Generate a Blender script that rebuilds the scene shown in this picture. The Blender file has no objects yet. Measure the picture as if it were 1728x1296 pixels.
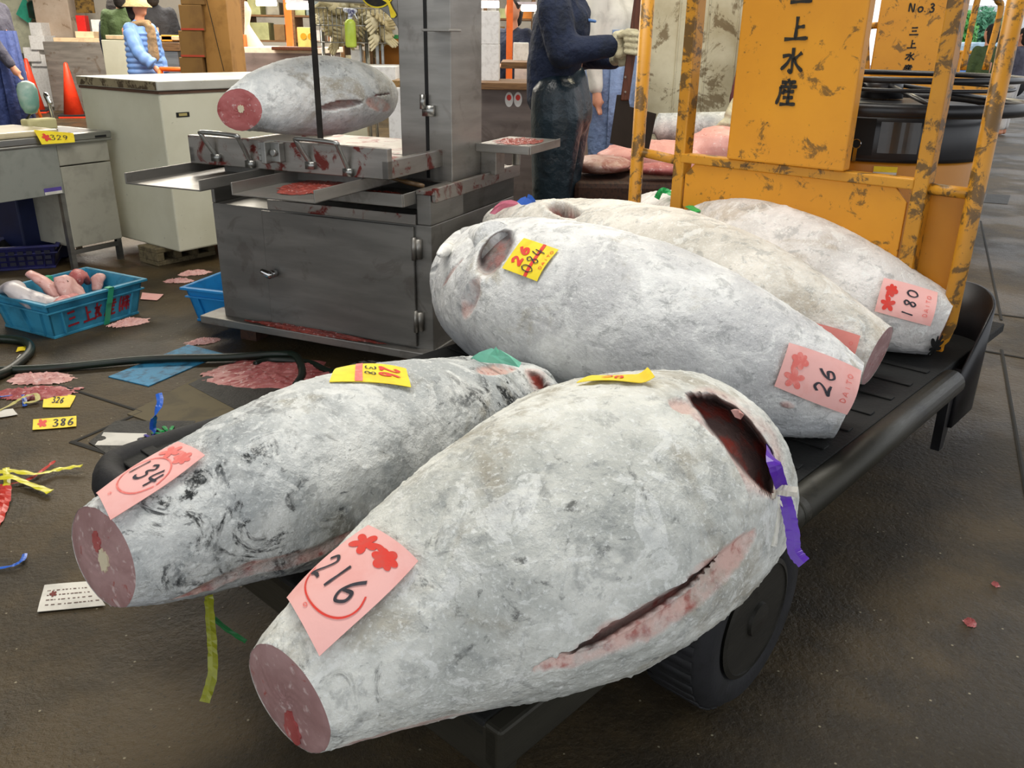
import bpy, bmesh, math, random
import numpy as np
from mathutils import Vector, Matrix
random.seed(7); np.random.seed(7)
SC = bpy.context.scene; COL = SC.collection
# ---------------------------------------------------------------- camera
FPX = 1440.0; CAMH = 1.25; K = CAMH/1.45
_p = math.radians(22.0); _r = math.radians(0.87)
FW = Vector((0, math.cos(_p), -math.sin(_p))); _R = Vector((1, 0, 0)); _U = _R.cross(FW)
RT = math.cos(_r)*_R + math.sin(_r)*_U; UP = -math.sin(_r)*_R + math.cos(_r)*_U
CAMLOC = Vector((0, 0, CAMH))
cam = bpy.data.objects.new('camera', bpy.data.cameras.new('camera')); COL.objects.link(cam)
m = Matrix((RT, UP, -FW)).transposed().to_4x4(); m.translation = CAMLOC; cam.matrix_world = m
cam.data.sensor_width = 36; cam.data.lens = FPX/1728*36; cam.data.clip_start = .02; cam.data.clip_end = 300
SC.camera = cam
# ---------------------------------------------------------------- view, sky, lights
SC.view_settings.view_transform = 'Standard'; SC.view_settings.look = 'None'
SC.view_settings.gamma = 1; SC.view_settings.use_curve_mapping = False
SC.view_settings.exposure = -0.1
W = bpy.data.worlds.new('overcast_sky'); SC.world = W; W.use_nodes = True
W.node_tree.nodes['Background'].inputs[0].default_value = (.93, .96, 1, 1)
W.node_tree.nodes['Background'].inputs[1].default_value = 1.5
def area(name, loc, sx, sy, power, col=(1, .96, .88), rot=(0, 0, 0), spread=math.pi):
    l = bpy.data.lights.new(name, 'AREA'); l.shape = 'RECTANGLE'; l.size = sx; l.size_y = sy
    l.energy = power; l.color = col; l.spread = spread
    o = bpy.data.objects.new(name, l); o.location = loc; o.rotation_euler = rot; COL.objects.link(o); return o
area('hall_light', (-.2, 2.6, 4.3), 3.0, 1.2, 135, (1, .97, .91))
area('hall_light', (-1.6, 1.0, 4.3), 1.2, 2.4, 34, (1, .97, .91))
area('hall_light', (1.2, 4.6, 4.3), 3.0, .8, 60, (1, .93, .8))
area('stall_light', (-3.5, 7.5, 3.4), 4.0, 1.0, 300, (1, .92, .78))
area('stall_light', (-1.0, 10.5, 3.4), 7.0, 1.0, 560, (1, .92, .80))
area('stall_light', (-5.5, 12.5, 3.4), 5.0, 1.0, 480, (1, .93, .82))
area('stall_light', (1.6, 6.6, 3.2), 2.0, .5, 110, (1, .88, .62))
# ---------------------------------------------------------------- measuring helpers
def ray(x, y): return (x-864)/FPX*RT - (y-648)/FPX*UP + FW
def G(x, y, z=0.0):
    d = ray(x, y); return CAMLOC + d*((z-CAMH)/d.z)
def D(x, y, Y):
    d = ray(x, y); return CAMLOC + d*(Y/d.y)
V = Vector
# truck frame and saw frame
TA = V((.67501, .73781, 0)); TB = V((-.73781, .67501, 0)); TO = V((-.01325, 1.04935, 0))
def T(s, b, z): return (TO + TA*s + TB*b)*K + V((0, 0, z*K))
MA = V((-.91659, .39983, 0)); MW = V((.39983, .91659, 0)); MO = V((-.36635, 3.65243, 0))
def M(u, w, z): return (MO + MA*u + MW*w)*K + V((0, 0, z*K))
def frame(o, rz):
    c, s = math.cos(rz), math.sin(rz); o = V(o)
    return lambda x, y, z: o + V((c*x - s*y, s*x + c*y, z))
def W0(x, y, z): return V((x, y, z))
# ---------------------------------------------------------------- materials
def lin(c):
    if isinstance(c, str):
        c = [int(c[i:i+2], 16)/255 for i in (0, 2, 4)]
        c = [x/12.92 if x <= .04045 else ((x+.055)/1.055)**2.4 for x in c]
    return (c[0], c[1], c[2], 1)
MATS = {}
class NT:
    def __init__(s, name):
        s.m = bpy.data.materials.new(name); s.m.use_nodes = True; s.t = s.m.node_tree; s.n = s.t.nodes; s.l = s.t.links
        s.b = s.n['Principled BSDF']; s.tc = s.n.new('ShaderNodeTexCoord')
        s.vec = s.tc.outputs['Object']
    def noise(s, scale, detail=4, rough=.55, dist=0, stretch=None):
        v = s.vec
        if stretch:
            mp = s.n.new('ShaderNodeMapping'); mp.inputs['Scale'].default_value = stretch; s.l.new(v, mp.inputs[0]); v = mp.outputs[0]
        n = s.n.new('ShaderNodeTexNoise'); n.inputs['Scale'].default_value = scale; n.inputs['Detail'].default_value = detail
        n.inputs['Roughness'].default_value = rough; n.inputs['Distortion'].default_value = dist; s.l.new(v, n.inputs['Vector']); return n.outputs['Fac']
    def vor(s, scale, feat='F1'):
        n = s.n.new('ShaderNodeTexVoronoi'); n.feature = feat; n.inputs['Scale'].default_value = scale; s.l.new(s.vec, n.inputs['Vector']); return n.outputs['Distance']
    def step(s, v, a, b, inv=False):
        n = s.n.new('ShaderNodeMapRange'); n.interpolation_type = 'SMOOTHSTEP'
        n.inputs['From Min'].default_value = a; n.inputs['From Max'].default_value = b
        if inv: n.inputs['To Min'].default_value = 1; n.inputs['To Max'].default_value = 0
        s.l.new(v, n.inputs['Value']); return n.outputs['Result']
    def mul(s, a, b, op='MULTIPLY'):
        n = s.n.new('ShaderNodeMath'); n.operation = op
        for i, x in enumerate((a, b)):
            if isinstance(x, (int, float)): n.inputs[i].default_value = x
            else: s.l.new(x, n.inputs[i])
        return n.outputs[0]
    def mix(s, f, a, b):
        n = s.n.new('ShaderNodeMix'); n.data_type = 'RGBA'
        for sock, x in ((n.inputs[0], f), (n.inputs[6], a), (n.inputs[7], b)):
            if isinstance(x, (int, float)): sock.default_value = x
            elif isinstance(x, (tuple, str)): sock.default_value = lin(x)
            else: s.l.new(x, sock)
        return n.outputs[2]
    def attr(s, name):
        n = s.n.new('ShaderNodeAttribute'); n.attribute_name = name; return n.outputs['Fac']
    def col(s, c):
        if isinstance(c, (tuple, str)): s.b.inputs['Base Color'].default_value = lin(c)
        else: s.l.new(c, s.b.inputs['Base Color'])
    def rough(s, r):
        if isinstance(r, (int, float)): s.b.inputs['Roughness'].default_value = r
        else: s.l.new(r, s.b.inputs['Roughness'])
    def bump(s, h, strength=.5, dist=.01):
        n = s.n.new('ShaderNodeBump'); n.inputs['Strength'].default_value = strength; n.inputs['Distance'].default_value = dist
        s.l.new(h, n.inputs['Height']); s.l.new(n.outputs[0], s.b.inputs['Normal'])
    def set(s, **k):
        for a, v in k.items(): s.b.inputs[a.replace('_', ' ')].default_value = v
def simple(name, c, rough=.6, metal=0, c2=None, scale=8, lo=.45, hi=.65, bump=0, bscale=60, stretch=None, bdist=.005, **kw):
    if name in MATS: return MATS[name]
    t = NT(name)
    if c2 is None: c2 = tuple(x*.8 for x in lin(c)[:3])
    t.col(t.mix(t.step(t.noise(scale, 6, .6, .3, stretch), lo, hi), c, c2))
    t.rough(rough); t.set(Metallic=metal)
    if bump: t.bump(t.noise(bscale, 5, stretch=stretch), bump, bdist)
    for a, v in kw.items(): t.b.inputs[a.replace('_', ' ')].default_value = v
    MATS[name] = t.m; return t.m
def frost(name, light='dfe2df', mid='a9aeb1', stain='a39a85', dark='2c2e2e', damt=.5, dlo=.60, soff=0.0):
    t = NT(name)
    mp = t.n.new('ShaderNodeMapping'); mp.inputs['Location'].default_value = (soff, soff*.7, soff*1.3); t.l.new(t.vec, mp.inputs[0]); t.vec = mp.outputs[0]
    n1 = t.noise(5, 9, .62, .4)
    c = t.mix(t.step(n1, .38, .64), light, mid)
    c = t.mix(t.mul(t.step(t.noise(4.2, 7, .65, .6), .54, .66), .7), c, stain)
    patch = t.step(t.noise(2.6, 3, .5, .3), .42, .6)
    d = t.mul(t.mul(t.step(t.noise(11, 8, .68, 1.6), dlo, dlo+.10), patch), damt)
    c = t.mix(d, c, dark)
    sc = t.mul(t.step(t.noise(26, 6, .6, .5, (1, 1, 3)), .64, .69), damt*.7)
    c = t.mix(sc, c, '55585a')
    c = t.mix(t.mul(t.step(t.noise(9, 8, .7, .8), .50, .66), .6), c, mid)
    c = t.mix(t.mul(t.step(t.noise(19, 7, .7, .5), .53, .62), .38), c, '7d8080')
    c = t.mix(t.mul(t.step(t.noise(14, 8, .72, .9), .56, .60), .45), c, 'f3f4f0')
    n3 = t.noise(150, 3, .7)
    c = t.mix(t.mul(t.step(n3, .52, .72), .55), c, 'f2f4f1')
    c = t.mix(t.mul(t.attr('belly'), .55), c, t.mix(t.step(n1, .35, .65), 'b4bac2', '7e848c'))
    c = t.mix(t.mul(t.attr('pink'), t.step(t.noise(16, 5), .3, .6)), c, t.mix(t.step(t.noise(40, 5), .5, .66), 'd9b3a8', 'a8564c'))
    c = t.mix(t.attr('cavity'), c, t.mix(t.step(t.noise(22, 5), .42, .62), '5f4c48', '84362c'))
    t.col(c); t.rough(.8); t.set(Specular_IOR_Level=.25)
    h = t.mul(t.mul(t.noise(30, 6, .62), .8), t.mul(n3, .2), 'ADD')
    t.bump(h, .8, .013)
    return t.m
def flesh(name, a, b, red='9b4038', scale=9):
    t = NT(name)
    c = t.mix(t.step(t.noise(scale, 7, .6, 1.0), .35, .65), a, b)
    c = t.mix(t.mul(t.step(t.noise(17, 6, .6, 1.5), .62, .68), .7), c, red)
    c = t.mix(t.mul(t.step(t.noise(60, 4), .58, .7), .5), c, 'e6d6d2')
    t.col(c); t.rough(.45); t.bump(t.noise(50, 5), .3, .004); return t.m
def steel(name, c, rough=.33, dirt='4a3c34', amt=.25, c2=None, metal=.9, dsc=6, dlo=.55):
    t = NT(name)
    x = t.mix(t.step(t.noise(3, 5, .5, 0, (1, 1, 6)), .3, .7), c, c2 or tuple(v*.7 for v in lin(c)[:3]))
    x = t.mix(t.mul(t.step(t.noise(dsc, 7, .65, .6), dlo, dlo+.1), amt), x, dirt)
    t.col(x); t.set(Metallic=metal)
    t.rough(t.mix(t.noise(30, 4, .5, 0, (1, 1, 14)), (rough*.75,)*3, (rough*1.35,)*3)); t.bump(t.noise(220, 2, .5, 0, (.15, .15, 4)), .06, .002)
    return t.m
def painted(name, c, c2, rust='4a3418', amt=.8, lo=.60, scale=15, rough=.45):
    t = NT(name)
    x = t.mix(t.step(t.noise(2.5, 5), .35, .7), c, c2)
    x = t.mix(t.mul(t.step(t.noise(scale, 9, .72, .5), lo, lo+.07), amt), x, rust)
    x = t.mix(t.mul(t.step(t.noise(34, 7, .7), .66, .70), amt), x, '2b2013')
    t.col(x); t.rough(rough); t.bump(t.noise(40, 6), .15, .003); return t.m
FR = dict(
 a=frost('frost_grey_green', 'e6e6de', 'b9bbb5', '9a9280', damt=.75, dlo=.57),
 b=frost('frost_scuffed', 'e2e3df', 'acb0b0', '96907f', damt=1.0, dlo=.52, soff=5.3),
 c=frost('frost_pale', 'ededea', 'c6c6c6', 'a8a08c', damt=.55, dlo=.62, soff=9.1),
 d=frost('frost_cream', 'ebe6dc', 'cac5ba', 'b3a48e', damt=.35, dlo=.63, soff=14.2),
 e=frost('frost_white', 'f0ece8', 'd0ccc8', 'b5a794', damt=.3, dlo=.64, soff=21.7),
 f=frost('frost_blue_grey', 'f2f2ee', 'c6c9c8', '9b8f78', damt=.6, dlo=.57, soff=30.3))
FLESH = flesh('frozen_flesh', 'b08e8c', '9c7876')
FLESH2 = flesh('frozen_flesh_red', 'b86a68', 'a04a48')
FLESHP = flesh('pale_flesh', 'd8a9a2', 'c48d84', scale=14)
BONE = simple('bone', 'd8ccae', .6)
MUSH = flesh('fish_sawdust', '9a4236', '6f2a22', '4c1812', 40)
STEEL = steel('brushed_steel', '94918b', .36, amt=.25, metal=.65)
STEELD = steel('dark_steel', '85837e', .42, amt=.3, metal=.55)
STEELL = steel('light_steel', 'a3a39f', .3, amt=.15)
STEELB = steel('bloodied_steel', '9a9690', .4, '6a1a12', .9, dsc=13, dlo=.53)
STEELC = steel('counter_steel', '9a9288', .45, '6a5138', .5, metal=.6)
YEL = painted('yellow_paint', 'dc961c', 'd08a18', '5b441c', .8, .57)
YELD = painted('yellow_paint_worn', 'cf9122', 'b47a1a', '4a3a20', .85, .50, 16)
YELC = painted('yellow_paint_cowl', 'c98310', 'b87608', '7b5312', .4, .66)
RUB = simple('black_rubber', '17171a', .75, c2='0c0c0c', scale=20, bump=.3)
BLK = simple('black_plastic', '1b1b1e', .35, c2='111114')
BED = simple('black_bed', '0e0f0d', .8, c2='080807', scale=15, bump=.5, bscale=90)
TUBE = steel('worn_black_tube', '35332b', .45, '1b1a16', .8, metal=.35)
HOLE = simple('black_recess', '080808', .8)
PINKP = simple('pink_paper', 'f3b9b2', .75, c2='efaea6', scale=14, bump=.1)
PINKQ = simple('coral_paper', 'e98f84', .75, c2='e28479', scale=14)
YELP = simple('yellow_paper', 'f5dc2c', .6, c2='eccb22', scale=20)
WHP = simple('white_paper', 'd8d4ca', .8)
INK = simple('ink', '2a2830', .7, c2='3a3842', scale=60)
INKB = simple('black_lettering', '15120c', .6, c2='2b2412', scale=60)
INKR = simple('red_ink', 'e23a2c', .6, c2='d8483c', scale=60)
INKP = simple('faded_red_ink', 'e8756c', .7, c2='ee8f86', scale=60)
ENAM = painted('white_enamel', 'cfcdb8', 'c2bfa8', '9a8862', .5, .66, rough=.4)
ENAMG = painted('grey_enamel', 'b9b6ae', 'a8a498', '7a6c50', .5, .64, rough=.45)
CONC = painted('stained_concrete', 'dcd5b8', 'b9ad8a', '6d5836', .8, .52, 4, .85)
CONCP = painted('pale_concrete', 'cbb9a6', 'b7a08a', '8c7258', .7, .56, 4, .9)
BLOCK = simple('concrete_block', '6b6046', .95, c2='4d4431', scale=30, bump=.8)
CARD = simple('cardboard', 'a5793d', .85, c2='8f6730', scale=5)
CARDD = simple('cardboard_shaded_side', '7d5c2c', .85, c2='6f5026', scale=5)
FOAM = simple('foam', 'e9e7e4', .8, c2='d9d6d2', scale=30, bump=.2)
WOOD = simple('wood', '7b5a38', .75, c2='5b4027', scale=6, stretch=(1, 12, 12), bump=.3)
WOODD = simple('dark_wood', '44291a', .7, c2='2c1a10', scale=6, stretch=(12, 1, 12), bump=.3)
HANDW = simple('varnished_handle', '5c2f1a', .45, c2='42200f', scale=10, stretch=(12, 12, 1))
CRATE = simple('blue_crate_plastic', '3b93b5', .45, c2='2a7795', scale=9)
CRATE2 = simple('bright_blue_crate', '1f86c8', .4, c2='1a76b4', scale=9)
NAVB = simple('navy_basket', '1d1d5c', .5, c2='15153f')
COVB = simple('blue_cover_plate', '2f86b0', .6, c2='215a78', scale=22, bump=.6, bscale=120)
IRON = simple('cast_iron', '2b2a27', .6, c2='161614', scale=22, metal=.3, bump=.8, bscale=120)
HOSE = simple('green_black_hose', '16241a', .4, c2='0f1711')
ORG = simple('orange_paint', 'e86a1c', .5)
CONE = simple('cone_red', 'f0401c', .45, c2='e2371a')
def cloth(name, c, c2=None, rough=.85, bump=.9, sheen=0): return simple(name, c, rough, c2=c2, scale=7, bump=bump, bscale=13, bdist=.03)
NAVY = cloth('navy_jacket', '16223c', '0f1829'); RUBT = simple('rubber_trousers', '1c2c36', .36, c2='121c24', scale=6, bump=1.0, bscale=7, bdist=.022)
PUFF = simple('blue_puffer', '6f94cf', .5, c2='6088c4', scale=9); GREENC = cloth('green_coat', '3d4f2a'); BLACKC = cloth('black_coat', '15161c')
GLOVE = cloth('cotton_glove', 'cfc7a8', 'bdb492'); SKIN = simple('skin', 'c98f72', .6, c2='bd8266'); HAT = cloth('beige_hat', 'cdb987'); SCARF = cloth('plaid_scarf', '9a7f5c', '6f5a40')
HAIR = cloth('dark_hair', '1b1512'); BLUEA = cloth('light_blue_apron', '7f93b8', '6c80a6'); NAVA = cloth('navy_apron', '2f3f74'); GRAYC = cloth('grey_shirt', '4b4a58')
def plastic(name, c, tr=.0): return simple(name, c, .35, c2=tuple(v*.85 for v in lin(c)[:3]), scale=40)
RIBP = plastic('purple_ribbon', '5a2ea6'); RIBW = plastic('white_ribbon', 'dcd9cd'); RIBG = plastic('green_ribbon', '1fae5c'); RIBY = plastic('yellow_ribbon', 'd8cf35')
RIBB = plastic('blue_ribbon', '2c62c4'); RIBR = plastic('red_ribbon', 'c2392f'); RIBT = plastic('teal_plastic', '7fd1b4'); RIBK = plastic('pink_plastic', 'e07b92'); RIBO = plastic('olive_ribbon', '8c8f1c'); RIBV = plastic('violet_ribbon', '3a2a9a')
def emis(name, c, s):
    if name in MATS: return MATS[name]
    t = NT(name); t.col(c); t.b.inputs['Emission Color'].default_value = lin(c); t.b.inputs['Emission Strength'].default_value = s; MATS[name] = t.m; return t.m
LAMP = emis('lamp_tube', 'fff6e0', 9)
def mk(name, c, **k): return simple(name, c, **k)
# ---------------------------------------------------------------- object plumbing
ORG_OF = {}
def own(o, label=None, cat=None, group=None, kind=None):
    if label: o['label'] = label
    if cat: o['category'] = cat
    if group: o['group'] = group
    if kind: o['kind'] = kind
    return o
def thing(name, loc, label, cat, group=None, rz=0):
    o = bpy.data.objects.new(name, None); o.empty_display_size = .1; COL.objects.link(o); o.location = loc
    ORG_OF[o] = V(loc); return own(o, label, cat, group)
class MB:
    def __init__(s): s.v = []; s.f = []
    def add(s, vs, fs):
        n = len(s.v); s.v += [tuple(v) for v in vs]; s.f += [tuple(i+n for i in f) for f in fs]; return s
    def box(s, F, x, y, z):
        vs = [F(a, b, c) for c in z for b in y for a in x]
        return s.add(vs, [(0, 2, 3, 1), (4, 5, 7, 6), (0, 1, 5, 4), (1, 3, 7, 5), (3, 2, 6, 7), (2, 0, 4, 6)])
    def hexa(s, b, t):      # 4 bottom + 4 top points
        return s.add(list(b)+list(t), [(3, 2, 1, 0), (4, 5, 6, 7), (0, 1, 5, 4), (1, 2, 6, 5), (2, 3, 7, 6), (3, 0, 4, 7)])
    def tube(s, pts, r, n=12, cap=True, flat=1.0, closed=False):
        pts = [V(p) for p in pts]; N = len(pts); rs = r if isinstance(r, (list, tuple)) else [r]*N
        up = None; rings = []
        for i in range(N):
            if closed: t = (pts[(i+1) % N]-pts[i-1])
            else: t = pts[min(i+1, N-1)]-pts[max(i-1, 0)]
            t.normalize()
            if up is None: up = t.orthogonal().normalized() if abs(t.z) > .9 else (V((0, 0, 1))-t*t.z).normalized()
            up = (up-t*up.dot(t)).normalized(); sd = t.cross(up)
            rings.append([pts[i]+(sd*math.cos(2*math.pi*k/n)+up*math.sin(2*math.pi*k/n)*flat)*rs[i] for k in range(n)])
        vs = [p for q in rings for p in q]; fs = []
        for i in range(N if closed else N-1):
            j = (i+1) % N
            for k in range(n): fs.append((i*n+k, i*n+(k+1) % n, j*n+(k+1) % n, j*n+k))
        if cap and not closed: fs.append(tuple(range(n-1, -1, -1))); fs.append(tuple((N-1)*n+k for k in range(n)))
        return s.add(vs, fs)
    def cyl(s, a, b, r, r2=None, n=24): return s.tube([a, b], [r, r if r2 is None else r2], n)
    def prism(s, pts, d):
        pts = [V(p) for p in pts]; n = len(pts); d = V(d)
        return s.add(pts+[p+d for p in pts], [tuple(range(n-1, -1, -1)), tuple(range(n, 2*n))]+[(i, (i+1) % n, n+(i+1) % n, n+i) for i in range(n)])
    def lathe(s, o, prof, n=32, F=None):
        o = V(o); F = F or W0; vs = []; fs = []
        for r, z in prof:
            for k in range(n): a = 2*math.pi*k/n; vs.append(o+F(r*math.cos(a), r*math.sin(a), z))
        m_ = len(prof)
        for i in range(m_-1):
            for k in range(n): fs.append((i*n+k, i*n+(k+1) % n, (i+1)*n+(k+1) % n, (i+1)*n+k))
        fs.append(tuple(range(n-1, -1, -1))); fs.append(tuple((m_-1)*n+k for k in range(n)))
        return s.add(vs, fs)
    def caps(s, a, ra, b, rb, n=14, flat=None):
        a, b = V(a), V(b); t = (b-a); L = t.length; t = t.normalized() if L > 1e-6 else V((0, 0, 1))
        pts = []; rs = []
        for i in range(1, 5): th = math.pi/2*(1-i/4)*1.0; pts.append(a-t*ra*math.sin(th)); rs.append(max(ra*math.cos(th), 1e-4))
        for i in range(0, 5):
            th = math.pi/2*(i/4); pts.append(b+t*rb*math.sin(th)); rs.append(max(rb*math.cos(th), 1e-4))
        return s.tube(pts, rs, n)
    def ell(s, c, r, n=16, F=None):
        c = V(c); prof = [(max(math.sin(math.pi*i/n), 1e-4), -math.cos(math.pi*i/n)) for i in range(n+1)]
        F = F or W0
        return s.lathe(c, prof, 20, lambda x, y, z: F(x*r[0], y*r[1], z*r[2]))
    def build(s, name, mat, parent=None, smooth=False, bevel=0, remesh=0, label=None, sub=0, disp=0, solid=0):
        o_ = V((0, 0, 0))
        if parent is None:
            A = np.array(s.v); o_ = V(((A[:, 0].min()+A[:, 0].max())/2, (A[:, 1].min()+A[:, 1].max())/2, A[:, 2].min()))
        me = bpy.data.meshes.new(name); me.from_pydata([tuple(V(v)-o_) for v in s.v], [], s.f)
        bm = bmesh.new(); bm.from_mesh(me); bmesh.ops.recalc_face_normals(bm, faces=bm.faces); bm.to_mesh(me); bm.free()
        me.materials.append(mat)
        if smooth: me.polygons.foreach_set('use_smooth', [True]*len(me.polygons))
        if smooth == 'auto': me.set_sharp_from_angle(angle=.7)
        o = bpy.data.objects.new(name, me); COL.objects.link(o); o.location = o_; ORG_OF[o] = o_
        if parent is not None:
            o.parent = parent; o.matrix_parent_inverse = Matrix.Translation(-ORG_OF[parent])
        if bevel:
            b = o.modifiers.new('bevel', 'BEVEL'); b.width = bevel; b.segments = 2; b.limit_method = 'ANGLE'; b.angle_limit = .6
        if solid:
            b = o.modifiers.new('solid', 'SOLIDIFY'); b.thickness = solid; b.offset = 0
        if remesh:
            b = o.modifiers.new('remesh', 'REMESH'); b.mode = 'VOXEL'; b.voxel_size = remesh; b.use_smooth_shade = True
            b = o.modifiers.new('smooth', 'SMOOTH'); b.iterations = 4; b.factor = .5
        if sub:
            b = o.modifiers.new('sub', 'SUBSURF'); b.levels = b.render_levels = sub
        if label: o['label'] = label
        return o
def struct(o): o['kind'] = 'structure'; return o
def copy_tree(root, delta, label, rz=0):
    c = root.copy(); COL.objects.link(c); c.location = root.location+V(delta); c.rotation_euler.z += rz; c['label'] = label
    for ch in root.children:
        d = ch.copy(); COL.objects.link(d); d.parent = c
        for g in ch.children:
            e = g.copy(); COL.objects.link(e); e.parent = d
    return c
def arc(c, r, a0, a1, n, ex=V((1, 0, 0)), ey=V((0, 1, 0))):
    return [V(c)+ex*r*math.cos(a0+(a1-a0)*i/n)+ey*r*math.sin(a0+(a1-a0)*i/n) for i in range(n+1)]
def smoothpts(P, k=6):
    P = [V(p) for p in P]; out = []
    for i in range(len(P)-1):
        a = P[max(i-1, 0)]; b = P[i]; c = P[i+1]; d = P[min(i+2, len(P)-1)]
        for j in range(k):
            t = j/k; out.append(.5*((2*b)+(c-a)*t+(2*a-5*b+4*c-d)*t*t+(3*b-a-3*c+d)*t**3))
    out.append(P[-1]); return out
def ribbon(P, w, normal=V((0, 0, 1)), k=6, wob=.25, twist=0.0, th=.0006, mb=None):
    mb = mb or MB(); P = smoothpts(P, k); n = len(P); vs = []
    for i, p in enumerate(P):
        t = (P[min(i+1, n-1)]-P[max(i-1, 0)]).normalized(); sd = t.cross(normal)
        if sd.length < .05: sd = t.orthogonal()
        sd.normalize(); sd = Matrix.Rotation(twist*i/n+random.uniform(-wob, wob), 3, t) @ sd
        ww = w*random.uniform(.92, 1.06)/2; nn = t.cross(sd).normalized()*th
        vs += [p-sd*ww-nn, p+nn*3+sd*0, p+sd*ww-nn, p-nn*4]
    fs = []
    for i in range(n-1):
        for q in range(4): fs.append((i*4+q, i*4+(q+1) % 4, (i+1)*4+(q+1) % 4, (i+1)*4+q))
    fs += [(3, 2, 1, 0), tuple((n-1)*4+q for q in range(4))]
    return mb.add(vs, fs)
# ---------------------------------------------------------------- brush lettering
def L_(*p): return p
GLYPH = {
 'san': [[(.2, .85), (.8, .89)], [(.25, .49), (.74, .52)], [(.05, .08), (.95, .12)]],
 'ue': [[(.48, .97), (.47, .55), (.47, .08)], [(.5, .54), (.8, .58)], [(.03, .05), (.5, .08), (.97, .11)]],
 'mizu': [[(.5, .99), (.51, .5), (.5, .08), (.36, .18)], [(.06, .66), (.4, .7), (.3, .42), (.04, .16)], [(.88, .82), (.57, .55)], [(.54, .62), (.72, .34), (.98, .12)]],
 'san2': [[(.48, 1), (.52, .9)], [(.16, .86), (.86, .89)], [(.34, .84), (.39, .75)], [(.66, .86), (.58, .75)], [(.12, .69), (.93, .72)],
          [(.15, .7), (.13, .4), (.01, .04)], [(.36, .62), (.26, .42)], [(.31, .52), (.82, .54)], [(.56, .67), (.56, .06)], [(.3, .3), (.8, .32)], [(.18, .05), (.94, .08)]],
 'kabu': [[(.1, .98), (.02, .75), (.02, .3), (.1, .04)], [(.9, .98), (.98, .75), (.98, .3), (.9, .04)], [(.15, .7), (.42, .72)], [(.3, .95), (.3, .08)], [(.3, .62), (.14, .3)], [(.32, .6), (.42, .42)],
          [(.55, .95), (.46, .7)], [(.5, .78), (.82, .8)], [(.44, .55), (.88, .57)], [(.66, .95), (.66, .06)], [(.64, .53), (.46, .25)], [(.68, .53), (.88, .25)]],
 '0': [[(.5, .98), (.15, .75), (.12, .3), (.45, .03), (.85, .28), (.85, .75), (.5, .98)]],
 '1': [[(.5, 1), (.5, .0)]],
 '2': [[(.1, .78), (.4, 1), (.8, .82), (.6, .45), (.08, .03), (.5, .08), (.95, .04)]],
 '3': [[(.12, .88), (.5, 1), (.8, .78), (.4, .53), (.85, .4), (.75, .08), (.35, .0), (.08, .12)]],
 '4': [[(.3, 1), (.1, .42), (.95, .45)], [(.7, .85), (.62, .0)]],
 '6': [[(.75, 1), (.3, .65), (.12, .25), (.4, .0), (.82, .2), (.7, .48), (.2, .35)]],
 '8': [[(.82, .85), (.5, 1), (.2, .78), (.75, .35), (.55, .02), (.2, .2), (.55, .55), (.82, .85)]],
 '9': [[(.85, .8), (.4, 1), (.12, .72), (.4, .48), (.85, .75), (.7, .3), (.45, 0)]],
 'D': [[(.1, 0), (.1, 1), (.6, .95), (.9, .5), (.6, .05), (.1, 0)]], 'A': [[(0, 0), (.5, 1), (1, 0)], [(.2, .35), (.8, .35)]],
 'I': [[(.5, 0), (.5, 1)]], 'T': [[(0, 1), (1, 1)], [(.5, 1), (.5, 0)]], 'O': [[(.5, 1), (.1, .8), (.05, .3), (.5, 0), (.95, .3), (.9, .8), (.5, 1)]],
 'N': [[(.05, 0), (.1, 1), (.85, 0), (.95, 1)]], 'o': [[(.5, .62), (.1, .45), (.15, .1), (.5, 0), (.88, .2), (.85, .5), (.5, .62)]], '.': [[(.4, .02), (.55, .1)]],
}
def stroke(mb, mapf, pts, w, taper=.45, k=8):
    P = smoothpts([V((x, y, 0)) for x, y in pts], k) if len(pts) > 2 else [V((pts[0][0]+(pts[1][0]-pts[0][0])*i/8, pts[0][1]+(pts[1][1]-pts[0][1])*i/8, 0)) for i in range(9)]
    n = len(P); vs = []
    for i, p in enumerate(P):
        t = P[min(i+1, n-1)]-P[max(i-1, 0)]
        t = t.normalized() if t.length > 1e-9 else V((1, 0, 0)); s_ = V((-t.y, t.x, 0)); u = i/(n-1)
        ww = w/2*(1-taper*math.sin(math.pi*min(1, u*1.15))**2*(.6) - (taper if u > .93 else 0)*.6)
        vs += [mapf(p.x-s_.x*ww, p.y-s_.y*ww), mapf(p.x+s_.x*ww, p.y+s_.y*ww)]
    mb.add(vs, [(2*i, 2*i+1, 2*i+3, 2*i+2) for i in range(n-1)])
def glyph(mb, mapf, ch, x, y, w, h, pen, taper=.45, slant=0):
    for st in GLYPH[ch]: stroke(mb, mapf, [(x+(px+slant*py)*w, y+py*h) for px, py in st], pen, taper)
def blossom(mb, mapf, cx, cy, rx, ry, lobes=5, depth=.35, rot=0.0, seed=1):
    rr = random.Random(seed); c = mapf(cx, cy); vs = [c]; n = 60
    jit = [rr.uniform(.8, 1.15) for _ in range(lobes)]
    for i in range(n):
        a = 2*math.pi*i/n; l = abs(math.sin(lobes*(a+rot)/2)); q = (1-depth+depth*l)*jit[int(((a+rot) % (2*math.pi))/(2*math.pi)*lobes) % lobes]
        for f_ in (.5, 1): vs.append(mapf(cx+rx*q*f_*math.cos(a), cy+ry*q*f_*math.sin(a)))
    fs = []
    for i in range(n):
        j = (i+1) % n; fs += [(0, 1+2*i, 1+2*j), (1+2*i, 2+2*i, 2+2*j, 1+2*j)]
    mb.add(vs, fs)
def planemap(o, ex, ey, off):
    o, ex, ey = V(o), V(ex), V(ey); n = ex.cross(ey).normalized()*off
    return lambda x, y: o+ex*x+ey*y+n
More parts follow.
